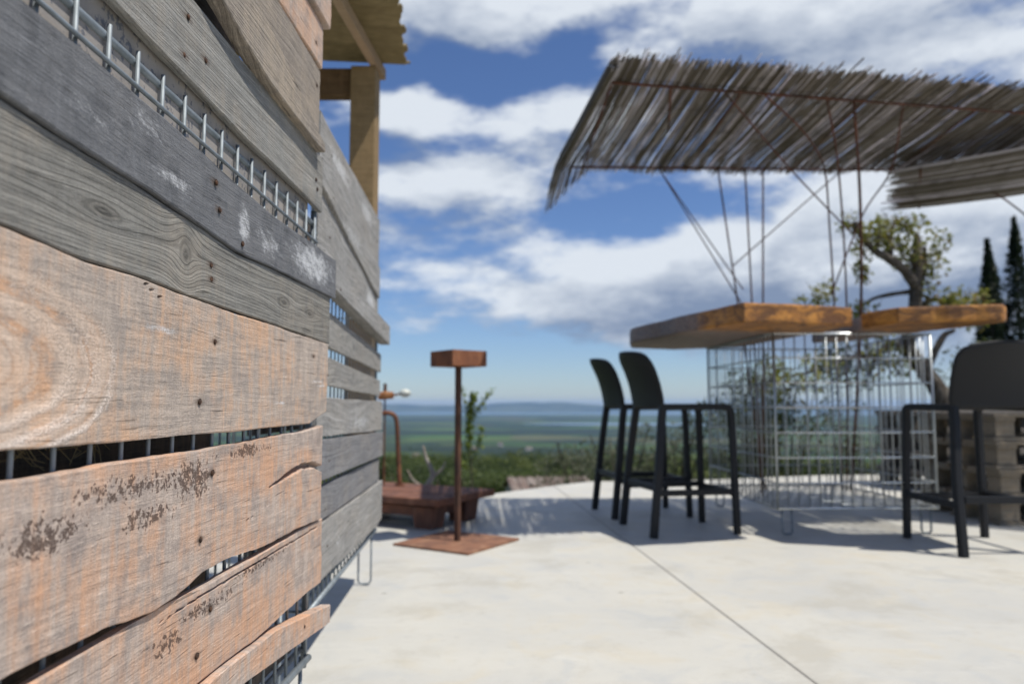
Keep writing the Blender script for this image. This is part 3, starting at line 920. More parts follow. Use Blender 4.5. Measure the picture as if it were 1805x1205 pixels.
# old pump-like tool on the table
pm = thing('garden_pump', 'rusty bent pipe tool with a pale ball knob, half hidden by the wall', 'pump', (-.80, 4.92, .187))
link('pipe', tube_me('pipe', curve([(.06, 0, .0), (.047, 0, .22), (.034, 0, .42), (.0, 0, .47), (-.06, 0, .475), (-.12, 0, .475)], 8), .015, 10), RUST, pm, True)
link('pipe_flange', tube_me('pipe_flange', [(.06, 0, 0), (.06, 0, .012)], .032, 12), RUST, pm)
link('rod', tube_me('rod', [(-.045, 0, .0), (-.045, 0, .64)], .006, 8), RUST, pm)
link('coupling', tube_me('coupling', [(-.09, 0, .585), (-.045, 0, .592), (.01, 0, .592)], [.026, .03, .024], 8), rust_mat('orange_rust', (.30, .12, .045), (.16, .07, .03), (.4, .2, .08)), pm)
link('valve_stem', tube_me('valve_stem', [(-.045, 0, .60), (-.045, 0, .67)], .012, 8), RUST, pm)
link('handle', tube_me('handle', [(.01, 0, .592), (.06, 0, .602)], .007, 8), RUST, pm)
BALL = Mat('pale_knob', .35).color((.5, .52, .47))
bmm = bmesh.new(); bmesh.ops.create_uvsphere(bmm, u_segments=18, v_segments=12, radius=.034)
for v in bmm.verts: v.co = Vector((v.co.x * 1.15 + .088, v.co.y, v.co.z * .8 + .607))
me = bpy.data.meshes.new('knob'); bmm.to_mesh(me); bmm.free()
link('knob', me, BALL, pm, True)

DRIFT = wood('driftwood_grey', (.36, .33, .29), (.24, .21, .18), seed=70., saw=0)
dw = thing('driftwood_branch', 'bare grey forked branch standing behind the low table', 'branch', (-.60, 5.35, 0))
link('stem', tube_me('stem', curve([(.0, 0, 0), (-.01, .02, .12), (.03, .02, .22), (-.02, .03, .33), (-.04, .02, .42)], 5), [.03 * (1 - i / 26) for i in range(21)], 7, 1, .2), DRIFT, dw, True)
link('twig', tube_me('twig', curve([(.03, .02, .20), (.10, .02, .26), (.12, .01, .31)], 5), [.014 - i * .001 for i in range(11)], 6, 1, .2), DRIFT, dw, True)
link('twig', tube_me('twig', curve([(-.01, .02, .12), (-.10, .0, .17), (-.15, .0, .25)], 5), [.014 - i * .001 for i in range(11)], 6, 1, .2), DRIFT, dw, True)

# ------------------------------------------------------------------ bar stools
PLAST = Mat('charcoal_plastic', .5, spec=.28)
pn = PLAST.noise(PLAST.scaled(1, 1, 1), 350, 2)
pn2 = PLAST.noise(PLAST.scaled(1, 1, 1, 5), 6, 4)
PLAST.color(PLAST.mix(pn2.step(.4, .75) * .4, (.010, .0105, .012), (.016, .016, .017))); PLAST.bump(pn, .0004); PLAST.rough(pn2 * .2 + .42)


def sq_tube(name, pts, w, d, bev=.006):
    """bent bar of rounded rectangular section; pts in the x-z plane at given y"""
    vs, fs = [], []
    n = len(pts)
    sec = []
    for sx, sy in ((1, 1), (-1, 1), (-1, -1), (1, -1)):
        c = (sx * (w / 2 - bev), sy * (d / 2 - bev))
        a0 = math.atan2(sy, sx) - math.pi / 4
        for k in range(3): a = a0 + k * math.pi / 4; sec.append((c[0] + bev * math.cos(a), c[1] + bev * math.sin(a)))
    m = len(sec)
    P = [Vector(p) for p in pts]
    for i, p in enumerate(P):
        t = (P[min(i + 1, n - 1)] - P[max(i - 1, 0)]).normalized()
        side = Vector((0, 1, 0)); nn = t.cross(side).normalized()
        side = nn.cross(t).normalized()
        k = 1.0
        if 0 < i < n - 1:
            c = (P[i + 1] - P[i]).normalized().dot((P[i] - P[i - 1]).normalized()); k = 1 / max(.7, math.sqrt((1 + c) / 2))
        for a, b in sec: vs.append(p + nn * a * k + side * b)
    for i in range(n - 1):
        for k in range(m):
            fs.append((i * m + k, i * m + (k + 1) % m, (i + 1) * m + (k + 1) % m, (i + 1) * m + k))
    fs.append(tuple(reversed(range(m)))); fs.append(tuple(range((n - 1) * m, n * m)))
    me = mesh(name, vs, fs)
    bm = bmesh.new(); bm.from_mesh(me); bmesh.ops.recalc_face_normals(bm, faces=bm.faces[:]); bm.to_mesh(me); bm.free()
    return me


def make_stool(name):
    """x = direction the sitter faces, y = left; origin at the base centre"""
    t = thing(name, 'x', 'stool')
    for s in (1, -1):
        yb, yt = .235 * s, .195 * s
        link('back_leg', sq_tube('back_leg', [(-.255, yb, 0), (-.215, (yb + yt) / 2 + .01 * s, .36), (-.185, yt + .005 * s, .62), (-.172, yt, .71)], .042, .036), PLAST, t)
        pts = [(.25, .215 * s, 0), (.243, .208 * s, .36), (.236, .20 * s, .66), (.232, .20 * s, .685), (.220, .20 * s, .700), (.195, .20 * s, .7052), (.0, .20 * s, .705), (-.19, .197 * s, .703)]
        link('front_leg', sq_tube('front_leg', pts, .036, .034), PLAST, t)
        link('footrest', sq_tube('footrest', [(-.215, .2205 * s, .235), (.225, .212 * s, .235)], .034, .020, .004), PLAST, t)
    # cross rails
    for x, z, nm in ((.244, .225, 'footrest'), (-.228, .262, 'footrest')):
        me = box_me(nm, x - .010, x + .010, -.20, .20, z - .018, z + .018, .004); link(nm, me, PLAST, t)
    # seat: shallow dished pan
    vs, fs = [], []
    nx, ny = 16, 16
    for side in (0, 1):
        for i in range(nx + 1):
            for j in range(ny + 1):
                u = i / nx * 2 - 1; v = j / ny * 2 - 1
                x = .015 + .205 * u; y = .182 * v
                z = .722 - .014 * (1 - u * u) * (1 - v * v) - (.012 * max(0, u) ** 4) - side * .02
                vs.append((x, y, z))
    N_ = (nx + 1) * (ny + 1)
    ix = lambda s, i, j: s * N_ + i * (ny + 1) + j
    for i in range(nx):
        for j in range(ny):
            fs.append((ix(0, i, j), ix(0, i + 1, j), ix(0, i + 1, j + 1), ix(0, i, j + 1)))
            fs.append((ix(1, i, j), ix(1, i, j + 1), ix(1, i + 1, j + 1), ix(1, i + 1, j)))
    for i in range(nx):
        fs.append((ix(0, i, 0), ix(1, i, 0), ix(1, i + 1, 0), ix(0, i + 1, 0))); fs.append((ix(0, i, ny), ix(0, i + 1, ny), ix(1, i + 1, ny), ix(1, i, ny)))
    for j in range(ny):
        fs.append((ix(0, 0, j), ix(0, 0, j + 1), ix(1, 0, j + 1), ix(1, 0, j))); fs.append((ix(0, nx, j), ix(1, nx, j), ix(1, nx, j + 1), ix(0, nx, j + 1)))
    link('seat', mesh('seat', vs, fs), PLAST, t, False)
    # curved backrest with rounded upper corners
    vs, fs = [], []
    nz, ny = 18, 22
    for side in (0, 1):
        for i in range(nz + 1):
            zf = i / nz
            hw = .222
            if zf > .72: q = (zf - .72) / .28; hw = .222 - .075 * (1 - math.sqrt(max(0, 1 - q * q)))
            if zf < .12: hw = .208 + .014 * zf / .12
            for j in range(ny + 1):
                v = j / ny * 2 - 1
                z = .697 + .325 * zf - .02 * (abs(v) ** 3) * max(0, zf - .7) * 2
                x = -.188 - .02 * zf - .095 * zf * zf * .9 - .045 * (1 - v * v) * (.35 + .65 * zf) + side * .016
                vs.append((x, hw * v, z))
    N_ = (nz + 1) * (ny + 1)
    ix = lambda s, i, j: s * N_ + i * (ny + 1) + j
    for i in range(nz):
        for j in range(ny):
            fs.append((ix(0, i, j), ix(0, i, j + 1), ix(0, i + 1, j + 1), ix(0, i + 1, j)))
            fs.append((ix(1, i, j), ix(1, i + 1, j), ix(1, i + 1, j + 1), ix(1, i, j + 1)))
    for i in range(nz):
        fs.append((ix(0, i, 0), ix(0, i + 1, 0), ix(1, i + 1, 0), ix(1, i, 0))); fs.append((ix(0, i, ny), ix(1, i, ny), ix(1, i + 1, ny), ix(0, i + 1, ny)))
    for j in range(ny):
        fs.append((ix(0, 0, j), ix(1, 0, j), ix(1, 0, j + 1), ix(0, 0, j + 1))); fs.append((ix(0, nz, j), ix(0, nz, j + 1), ix(1, nz, j + 1), ix(1, nz, j)))
    bk = link('backrest', mesh('backrest', vs, fs), PLAST, t, True)
    return t


def copy_tree(o, parent=None):
    c = o.copy(); COL.objects.link(c); c.parent = parent
    for ch in list(o.children): copy_tree(ch, c)
    return c


stool = make_stool('bar_stool')
GS = 'charcoal bar stools at the bar'
spots = [((.965, 4.335), R(12), 'dark plastic bar stool nearest the camera of the left pair, facing the bar'),
         ((.86, 4.98), R(9), 'dark plastic bar stool behind its twin in the left pair'),
         ((2.36, 3.82), R(92), 'dark plastic bar stool on the right, its broad back towards the camera')]
st = [stool, copy_tree(stool), copy_tree(stool)]
for o, (p, a, lab) in zip(st, spots):
    o.location = (*p, 0); o.rotation_euler = (0, 0, a); tag(o, lab, 'stool', GS)

# ------------------------------------------------------------------ the bar: wire container with two timber tops
ct = thing('wire_container', 'galvanised wire mesh container carrying the two timber bar tops', 'wire cage', (1.46, 4.11, 0), R(2.5))
CW, CD, CZ0, CZ1 = .90, 1.18, .15, 1.115
for face in range(4):
    n = 15 if face < 2 else 17
    for i in range(n + 1):
        f = i / n
        p = {0: (CW * f, 0), 1: (CW * f, CD), 2: (0, CD * f), 3: (CW, CD * f)}[face]
        if 0 < i < n: bar('wire', ct, (*p, CZ0), (*p, CZ1), .0034, ZINC, 6)
    for k in range(8):
        z = CZ0 + (CZ1 - CZ0) * k / 7
        o_ = .0048
        a, b = {0: ((0, -o_), (CW, -o_)), 1: ((0, CD + o_), (CW, CD + o_)), 2: ((-o_, 0), (-o_, CD)), 3: ((CW + o_, 0), (CW + o_, CD))}[face]
        bar('crosswire', ct, (*a, z), (*b, z), .0046 if k not in (0, 7) else .0065, GLINT if face == 0 else ZINC, 8)
for x in (0, CW):
    for y in (0, CD): bar('corner_post', ct, (x, y, CZ0 - .01), (x, y, CZ1), .008, ZINC)
for i in range(1, 13): bar('floor_wire', ct, (CW * i / 13, 0, CZ0 - .004), (CW * i / 13, CD, CZ0 - .004), .003, ZINC, 6)
for i in range(1, 9): bar('floor_wire', ct, (0, CD * i / 9, CZ0 + .003), (CW, CD * i / 9, CZ0 + .003), .003, ZINC, 6)
for x in (.03, CW - .085):
    for y in (.02, CD - .02): foot_loop(ct, x, y, CZ0, .055, 'x', .006)

SLABM = Mat('amber_live_edge_timber', .55, spec=.4)
x_, y_, z_ = SLABM.xyz
s1 = SLABM.noise(SLABM.scaled(1, 1, 2.5), 9, 5, .65, .8); s2 = SLABM.noise(SLABM.scaled(1, 1, 3, 4), 34, 5, .65); s3 = SLABM.noise(SLABM.scaled(1, 1, 1, 8), 3, 2)
sc_ = SLABM.mix(s1.step(.36, .62), (.13, .055, .018), (.44, .19, .035))
sc_ = SLABM.mix(s2.step(.5, .72) * .7, sc_, (.10, .052, .024))
sc_ = SLABM.mix(s1.step(.58, .75) * .6, sc_, (.56, .28, .06))
gre = (y_ - x_ * .3).step(.35, .5)
sc_ = SLABM.mix(gre * .85, sc_, SLABM.mix(s2.step(.4, .65), (.22, .17, .15), (.13, .095, .085)))
SLABM.color(sc_); SLABM.bump(s2 * .7 + s1, .004)
sl1 = slab_me('timber_counter', [(x - 1.144, y - 3.6) for x, y in [(1.144, 3.6), (1.45, 3.69), (1.764, 3.80), (1.755, 3.93), (1.70, 4.5), (1.62, 5.2), (1.2, 5.45), (.86, 5.3), (.79, 4.9), (.86, 4.55), (.98, 4.1)]], 0, .10, 4, .010, .012)
o = link('timber_counter', sl1, SLABM); o.location = (1.144, 3.6, 1.121)
tag(o, 'left thick amber timber bar top with a greyed long edge', 'bar top', 'timber bar tops')
sl2 = slab_me('timber_counter', [(x - 1.9, y - 3.6) for x, y in [(1.93, 4.05), (1.86, 3.90), (1.932, 3.66), (2.14, 3.59), (2.363, 3.535), (2.43, 3.60), (2.38, 3.85), (2.24, 4.2), (2.16, 4.8), (1.98, 4.85), (1.96, 4.4)]], 0, .082, 4, .008, .012)
o = link('timber_counter', sl2, SLABM); o.location = (1.9, 3.6, 1.121)
tag(o, 'right amber timber bar top pointing out above the right stool', 'bar top', 'timber bar tops')

# ------------------------------------------------------------------ reed canopies on rusted rods
REED = Mat('dry_reed', .6, spec=.35)
ra = REED.attr('rnd')
rn = REED.noise(REED.scaled(3, 1.2, 3), 6, 4)
rc = REED.mix(ra.step(.1, .7), (.17, .145, .11), (.36, .335, .30))
rc = REED.mix(ra.step(.55, .8), rc, (.74, .72, .76))  # lit strips of the mat, painted in as pale reeds
rc = REED.mix(rn.step(.5, .75) * .5, rc, (.085, .07, .05))
REED.color(rc)
rt = REED.t.nodes.new('ShaderNodeBsdfTranslucent'); REED.t.links.new(rc, rt.inputs[0])
mx = REED.t.nodes.new('ShaderNodeMixShader'); mx.inputs[0].default_value = .5
REED.t.links.new(REED.b.outputs[0], mx.inputs[1]); REED.t.links.new(rt.outputs[0], mx.inputs[2]); REED.t.links.new(mx.outputs[0], REED.t.nodes['Material Output'].inputs[0])


def reed_mesh(name, reeds, sides=4):
    vs, fs, rr = [], [], []
    for pts, r, *tone in reeds:
        a, b = tube_data(pts, [r * (1 - .35 * i / (len(pts) - 1)) for i in range(len(pts))], sides)
        n0 = len(vs); q = random.random() if not tone else min(1, max(0, tone[0] + random.uniform(-.13, .13)))
        fs += [tuple(i + n0 for i in f) for f in b]; vs += a; rr += [q] * len(a)
    me = mesh(name, vs, fs)
    at = me.attributes.new('rnd', 'FLOAT', 'POINT'); at.data.foreach_set('value', rr)
    return me


c1 = thing('reed_canopy', 'large reed mat canopy on rusted rods above the bar', 'canopy', (2.0, 4.6, 0), 0, 'reed canopies')
OFF = Vector((2.0, 4.6, 0))


def near_rail(x): return Vector((x, 3.75 + (x - .54) * .23, 2.402 + (x - .54) * .0287))
def far_rail(x): return Vector((x, 5.13 + (x - .515) * .03, 2.40))


reeds = []
x = .50
while x < 3.7:
    for layer in (0, 1):
        gp = mnoise.noise(Vector((x * 14, 7.7, layer * 3.0))) + .6 * mnoise.noise(Vector((x * 45, 1.7, layer)))
        if random.random() < .07 + .22 * max(0, gp): continue
        nr = near_rail(x)
        y0 = nr.y - .20 - .03 * (x - .5) + random.gauss(0, .036) - (random.random() < .08) * .07
        y1 = 5.24 + random.gauss(0, .02) - max(0, x - .5) * .0
        fl = max(0, 1 - (x - .5) / .20)
        y1 += fl * .42
        sk = -.045 - .07 * max(0, 1 - (x - .5) / .6) + random.gauss(0, .007)
        gap = mnoise.noise(Vector((x * 6, 4, 0)))
        pts = []
        bow = random.gauss(0, .008)
        for k in range(8):
            t = k / 7; yy = y0 + (y1 - y0) * t
            zz = nr.z + .026 + (far_rail(x).z - nr.z) * min(1, max(0, (yy - nr.y) / (5.17 - nr.y))) + .006 * layer + .012 * gap + .02 * mnoise.noise(Vector((x * 2, yy * 1.5, 2))) - .018 * math.sin(math.pi * t) + .012 * mnoise.noise(Vector((x * 35 + layer * 9, yy * .8, 5)))
            if yy > 5.1: zz -= .55 * (yy - 5.1) ** 1.6
            pts.append(Vector((x + sk * (yy - 3.6) + bow * math.sin(math.pi * t), yy, zz)) - OFF)
        reeds.append((pts, random.uniform(.0024, .0042), .46 + .35 * mnoise.noise(Vector((x * 9, 3.1, 0))) + .9 * mnoise.noise(Vector((x * 62, 6.1, layer * .3)))))
    x += random.uniform(.0030, .0058)
for k in range(70):                                                   # the doubled selvedge hanging along the left edge
    xx = .495 + random.uniform(-.012, .03); sk = -.113 + random.gauss(0, .004); dz = random.uniform(0, .055)
    y0 = 3.56 + random.gauss(0, .03); y1 = random.uniform(4.9, 5.62)
    pts = []
    for j in range(6):
        yy = y0 + (y1 - y0) * j / 5
        pts.append(Vector((xx + sk * (yy - 3.6), yy, 2.43 - dz - (.55 * (yy - 5.1) ** 1.6 if yy > 5.1 else 0))) - OFF)
    reeds.append((pts, random.uniform(.003, .005)))
tag(link('reed_mat', reed_mesh('reed_mat', reeds), REED, c1), kind='stuff')
TW = Mat('binding_wire', .6).color((.05, .04, .035))
for t_ in (.06, .28, .5, .74, .95):
    pts = []
    for xx in np.linspace(.5, 3.7, 40):
        nr = near_rail(xx); yy = nr.y - .14 + (5.2 - nr.y + .14) * t_
        pts.append(Vector((xx - .08 * (yy - 3.6), yy, nr.z + .004 + (far_rail(xx).z - nr.z) * t_ + .003 * math.sin(xx * 40))) - OFF)
    link('binding', tube_me('binding', pts, .0014, 4), TW, c1)


def rod(pts, r=.006, n=6, par=c1, off=OFF):
    P = [Vector(p) - off for p in pts]
    if len(P) > 2: P = curve(P, n)
    link('rod', tube_me('rod', P, r, 8), REBAR, par, True)


rod([near_rail(.47), near_rail(3.72)], .0075); rod([far_rail(.42), far_rail(3.72)], .0075)
rod([near_rail(.52) - Vector((0, 0, .012)), far_rail(.50) - Vector((0, 0, .012))], .006)
for xx in (1.25, 2.0, 2.75, 3.5): rod([near_rail(xx) - Vector((0, 0, .013)), far_rail(xx) - Vector((0, 0, .013))], .005)


def down(a, b, z=.155):
    """carry the line a->b on down to the container floor"""
    a, b = Vector(a), Vector(b); d = b - a
    return b + d * ((z - b.z) / d.z) if abs(d.z) > .1 else b
rod([(1.465, 5.13, 2.395), down((1.465, 5.13, 2.399), (1.557, 5.05, 1.43))])
rod([(1.659, 5.13, 2.395), down((1.659, 5.13, 2.399), (1.639, 5.0, 1.443))])
rod([(1.788, 5.13, 2.395), down((1.788, 5.13, 2.399), (1.682, 4.9, 1.428))])
rod([(1.40, 3.95, 2.42), (1.70, 4.25, 2.36), (1.952, 4.6, 2.33), (2.066, 4.75, 2.23), (2.11, 4.82, 1.9), (2.157, 4.9, 1.409), (2.20, 4.97, .155)])
rod([(1.78, 4.035, 2.43), (1.949, 4.3, 2.11), (2.149, 4.7, 1.381), (2.22, 4.95, .155)])
rod([(1.95, 4.075, 2.435), (2.07, 4.3, 1.9), (2.236, 4.7, 1.271), (2.225, 4.9, .155)], .0085)
rod([(1.04, 5.13, 2.395), (1.567, 4.95, 1.494)], .0045); rod([(1.055, 5.16, 2.395), (1.60, 5.0, 1.35)], .0045)
rod([(1.16, 3.89, 2.41), (1.667, 4.3, 2.11), (2.149, 4.6, 1.802)], .005)
rod([(2.372, 5.17, 2.395), (1.518, 5.03, 1.664)], .0045)
rod([(2.27, 4.15, 2.44), (2.313, 4.4, 2.142), (2.225, 4.6, 1.912), (2.095, 4.8, 1.433)], .005)
rod([(.845, 3.80, 2.395), (.959, 4.4, 2.385)], .007)

c2 = thing('reed_canopy', 'smaller lower reed mat canopy at the right edge behind the large one', 'canopy', (3.3, 5.0, 0), 0, 'reed canopies')
OFF2 = Vector((3.3, 5.0, 0))
A, B, C_, D_ = Vector((2.62, 4.93, 2.31)), Vector((3.12, 5.86, 2.29)), Vector((4.7, 4.75, 2.33)), Vector((3.95, 3.75, 2.36))
reeds = []
for k in range(520):
    t = random.random()
    p = A.lerp(B, t); q = D_.lerp(C_, t); d = (q - p).normalized()
    p = p + d * random.gauss(.03, .05); pts = []
    for j in range(7):
        f = j / 6; w = p.lerp(q, f)
        w.z += .02 * mnoise.noise(Vector((t * 9, f * 2, 7))) - .06 * math.sin(math.pi * t) * .5 + random.gauss(0, .001) - .03 * math.sin(math.pi * f)
        pts.append(w - OFF2)
    reeds.append((pts, random.uniform(.0022, .0040), .42 + .5 * mnoise.noise(Vector((t * 7, 2.2, 0))) + .8 * mnoise.noise(Vector((t * 30, 5.2, 0)))))
tag(link('reed_mat', reed_mesh('reed_mat', reeds), REED, c2), kind='stuff')
rod([(3.30, 5.35, 2.28), (3.58, 5.25, 2.20), (3.98, 4.98, 1.45), (4.25, 4.8, .0)], .006, 6, c2, OFF2)
rod([A + Vector((.12, -.1, -.02)), B + Vector((.12, -.1, -.02))], .006, 6, c2, OFF2)
rod([D_ - Vector((.2, -.2, .02)), C_ - Vector((.2, -.2, .02))], .006, 6, c2, OFF2)
rod([(4.25, 4.8, 0), (4.27, 4.45, 2.33)], .007, 6, c2, OFF2)

# ------------------------------------------------------------------ pallets
PALM = wood('pallet_wood', (.27, .235, .185), (.17, .145, .11), warm=(.30, .22, .13), warm_amt=.4, seed=80., saw=.15)
PALM2 = wood('grey_pallet_wood', (.17, .16, .145), (.10, .095, .085), warm_amt=.1, seed=83., saw=.1)


def make_pallet(label, mat, group):
    t = thing('wooden_pallet', label, 'pallet', group=group)
    L, W_ = 1.2, .8
    for y in (0, .1675, .335, .5025, .67):
        w = .13
        link('deck_board', box_me('deck_board', 0, L, y, y + w, .143, .165, .003), mat, t)
    for x in (0, .525, 1.05):
        link('stringer_board', box_me('stringer_board', x + .012, x + .138, .006, W_ - .006, .120, .1425, .003), mat, t)
        for y in (0.018, .335, .654):
            link('block', box_me('block', x + .018, x + .138, y, y + .125, .0225, .1195, .006), mat, t)
    for y in (0, .33, .66): link('bottom_board', box_me('bottom_board', 0, L, y + .006, y + .134, 0, .022, .003), mat, t)
    return t


names = ['bottom', 'second lowest', 'second highest', 'top']
p0 = make_pallet('x', PALM, 'pallets stacked beside the right stool')
for k in range(4):
    o = p0 if k == 0 else copy_tree(p0)
    o.location = (2.90 + random.uniform(-.012, .012), 4.45 + random.uniform(-.012, .012), k * .1665); o.rotation_euler = (0, 0, R(random.uniform(-1.2, 1.2) + 3))
    tag(o, 'weathered wooden pallet, %s of the stack beside the right stool' % names[k], 'pallet')
names = ['bottom', 'second', 'third', 'top']
p1 = make_pallet('x', PALM2, 'grey pallets stacked behind the bar')
for k in range(4):
    o = p1 if k == 0 else copy_tree(p1)
    o.location = (3.46 + random.uniform(-.03, .03), 6.1 + random.uniform(-.015, .015), k * .1665); o.rotation_euler = (0, 0, R(random.uniform(-1.5, 1.5) + 5))
    tag(o, 'grey wooden pallet, %s of the stack seen through the bar cage' % (names[k] + (' from the ground' if 0 < k < 3 else '')), 'pallet')

# ------------------------------------------------------------------ plants
BARK = Mat('rough_bark', .9, spec=.15)
bk1 = BARK.noise(BARK.scaled(1, 1, .35), 30, 5, .65); bk2 = BARK.noise(BARK.scaled(1, 1, 1, 4), 5, 3)
BARK.color(BARK.mix(bk1.step(.35, .65), (.045, .036, .028), BARK.mix(bk2.step(.4, .6), (.085, .072, .058), (.13, .115, .095)))); BARK.bump(bk1, .01)
LEAF_A = leaf_mat('young_leaves', (.13, .145, .025), (.21, .22, .045), (.22, .15, .06))
LEAF_B = leaf_mat('shrub_leaves', (.040, .055, .018), (.075, .090, .030), (.12, .13, .055))
LEAF_C = leaf_mat('olive_shrub_leaves', (.075, .085, .05), (.11, .12, .07), (.16, .17, .12))
LEAF_D = leaf_mat('cypress_leaves', (.010, .018, .010), (.020, .032, .016), (.032, .045, .02))
LEAF_E = leaf_mat('bright_leaves', (.10, .14, .02), (.17, .22, .035), (.22, .26, .06))


def cluster(c, rad, n, sq=1.0):
    p = rng.normal(size=(n, 3)); p /= np.linalg.norm(p, axis=1)[:, None]
    p *= (rng.uniform(0, 1, n) ** .45)[:, None] * rad
    p[:, 2] *= sq
    return p + np.asarray(c)


tr = thing('pruned_tree', 'pollarded tree with gnarled trunk and small leaf tufts behind the bar', 'tree', (5.05, 8.6, ground_z(5.05, 8.6)))
TO = Vector(tr.location)
def tw(L): return [Vector((x, 8.6 + dy, z)) - TO for x, dy, z in L]
trunk = curve(tw([(5.15, 0, -.9), (5.05, 0, .3), (5.0, 0, .8), (4.86, .05, 1.08), (4.66, .05, 1.38), (4.68, 0, 1.6), (4.73, 0, 1.78), (4.79, .03, 2.2), (4.81, .05, 2.5)]), 5)
link('trunk', tube_me('trunk', trunk, [.115 - .055 * i / len(trunk) for i in range(len(trunk))], 12, 1, .28), BARK, tr, True)
limbs = [([(4.76, 0, 2.1), (4.6, -.05, 2.28), (4.42, -.1, 2.40), (4.25, -.1, 2.50), (4.08, -.12, 2.68), (4.02, -.1, 2.85)], .065),
         ([(4.80, .05, 2.4), (4.84, .08, 2.6), (4.85, .1, 2.75)], .07), ([(4.42, -.1, 2.4), (4.44, -.08, 2.65), (4.50, -.05, 2.86)], .035),
         ([(4.78, 0, 2.15), (4.93, .1, 2.35), (4.95, .12, 2.6)], .05), ([(4.72, 0, 1.75), (4.95, .05, 1.95), (5.2, .1, 1.92), (5.45, .1, 1.85)], .04),
         ([(4.66, .05, 1.38), (4.45, 0, 1.42), (4.25, -.05, 1.3), (4.1, -.1, 1.05)], .05), ([(4.25, -.05, 1.3), (3.9, 0, 1.25), (3.5, 0, 1.1), (3.0, 0, 1.0)], .03),
         ([(4.85, .05, 1.1), (5.1, .1, 1.5), (5.3, .2, 1.6)], .05), ([(4.25, -.1, 2.5), (4.3, -.1, 2.7), (4.32, -.1, 2.8)], .025), ([(4.76, 0, 2.05), (4.4, .3, 2.0), (4.2, .4, 1.8)], .03)]
for L, r in limbs:
    p = curve(tw(L), 5)
    link('limb', tube_me('limb', p, [r * (1 - .6 * i / len(p)) for i in range(len(p))], 8, 1, .3), BARK, tr, True)
tufts = [((4.05, 2.86), .13), ((4.10, 2.70), .10), ((4.18, 2.54), .13), ((4.32, 2.70), .16), ((4.42, 2.62), .15), ((4.50, 2.88), .12), ((4.62, 2.86), .12), ((4.70, 2.78), .12), ((4.65, 2.57), .17), ((4.72, 2.42), .15),
         ((4.90, 2.58), .13), ((4.97, 2.35), .14), ((4.90, 2.2), .12), ((4.92, 1.98), .16), ((5.1, 1.9), .15), ((5.25, 1.86), .14), ((5.42, 1.92), .14), ((5.5, 1.75), .16), ((3.6, 2.0), .14), ((3.55, 1.85), .16),
         ((4.18, 1.8), .15), ((4.1, 1.62), .15), ((4.23, 1.35), .2), ((4.12, 1.1), .2), ((3.9, 1.25), .2), ((3.5, 1.1), .2), ((2.96, 1.06), .2), ((3.83, 1.2), .2), ((3.2, .9), .22), ((4.5, 1.2), .15), ((4.05, 2.3), .08), ((4.1, 2.2), .08)]
for (x, z), r in tufts:                                               # twigs that carry the leaf tufts
    for k in range(3):
        a = random.uniform(0, 6.28)
        c = Vector((x, 8.6, z)) - TO
        link('twig', tube_me('twig', curve([c + Vector((0, 0, -r)), c + Vector((r * .4 * math.cos(a), r * .4 * math.sin(a), 0)), c + Vector((r * 1.2 * math.cos(a), r * math.sin(a), r * 1.1))], 3), [.008, .007, .006, .005, .004, .003, .002], 5), BARK, tr)
P_ = np.concatenate([cluster((x - TO.x, random.uniform(-.25, .25), z - TO.z), r * 1.3, int(40 + 3600 * r * r)) for (x, z), r in tufts])
foliage('crown', P_, np.full(len(P_), .060), LEAF_A, tr, .7)


def shrub(label, x, y, w, h, mat, n=1100, size=.06, name='shrub', group='shrubs beyond the terrace edge', stems=6, cat='shrub'):
    z = ground_z(x, y)
    t = thing(name, label, cat, (x, y, z), 0, group)
    for k in range(stems):
        a = random.uniform(0, 6.28); r = w * random.uniform(.15, .4)
        p = curve([(0, 0, 0), (r * .4 * math.cos(a), r * .4 * math.sin(a), h * .35), (r * math.cos(a), r * math.sin(a), h * random.uniform(.6, .95))], 4)
        link('stem', tube_me('stem', p, [.018 - .013 * i / len(p) for i in range(len(p))], 5), BARK, t)
    cl = []
    for k in range(14):
        a = random.uniform(0, 6.28); rr = w * .5 * math.sqrt(random.random()) * .8
        zz = h * (.25 + .62 * random.random()) * (1 - .35 * (rr / (w * .5)) ** 2)
        cl.append(cluster((rr * math.cos(a), rr * math.sin(a), zz), w * random.uniform(.13, .26), n // 14, .8))
    foliage('crown', np.concatenate(cl), np.full(sum(len(c) for c in cl), size), mat, t)
    return t


shrub('grey-green shrub between the two left stools, beyond the terrace edge', 1.35, 9.2, 1.2, 1.35, LEAF_C, 1600, .05)
shrub('grey-green shrub left of the stool pair, low beyond the terrace edge', .95, 10.4, 1.3, 1.15, LEAF_C, 1600, .05)
shrub('grey-green shrub seen between the stools and the wire container', 2.1, 9.6, 1.4, 1.6, LEAF_C, 2200, .05)
shrub('green shrub seen through the left part of the wire container', 2.95, 9.4, 1.6, 2.1, LEAF_B, 2600, .06)
shrub('taller green shrub seen through the middle of the wire container', 3.65, 9.9, 1.7, 2.3, LEAF_B, 2600, .06)
shrub('green shrub behind the grey pallet stack', 4.6, 9.6, 1.5, 1.5, LEAF_B, 1700, .06)
shrub('green shrub showing through gaps of the pallet stack by the right stool', 5.4, 8.9, 1.6, 1.5, LEAF_A, 1700, .06)
shrub('dense dark shrub at the right edge under the cypresses', 8.2, 12.2, 2.8, 3.3, LEAF_B, 4200, .09)
shrub('broad dark shrub at the far right behind the pallets', 7.2, 11.0, 2.2, 2.2, LEAF_B, 3000, .08)
shrub('bright yellow-green shrub behind the low table', -1.08, 7.4, .45, .62, LEAF_E, 700, .05)
shrub('dark shrub beside the wall behind the rusty pipe', -1.45, 7.4, .8, .78, LEAF_B, 1000, .05)
shrub('low olive shrub right of the bright one, behind the stand', -.55, 7.9, .7, .55, LEAF_B, 900, .05)

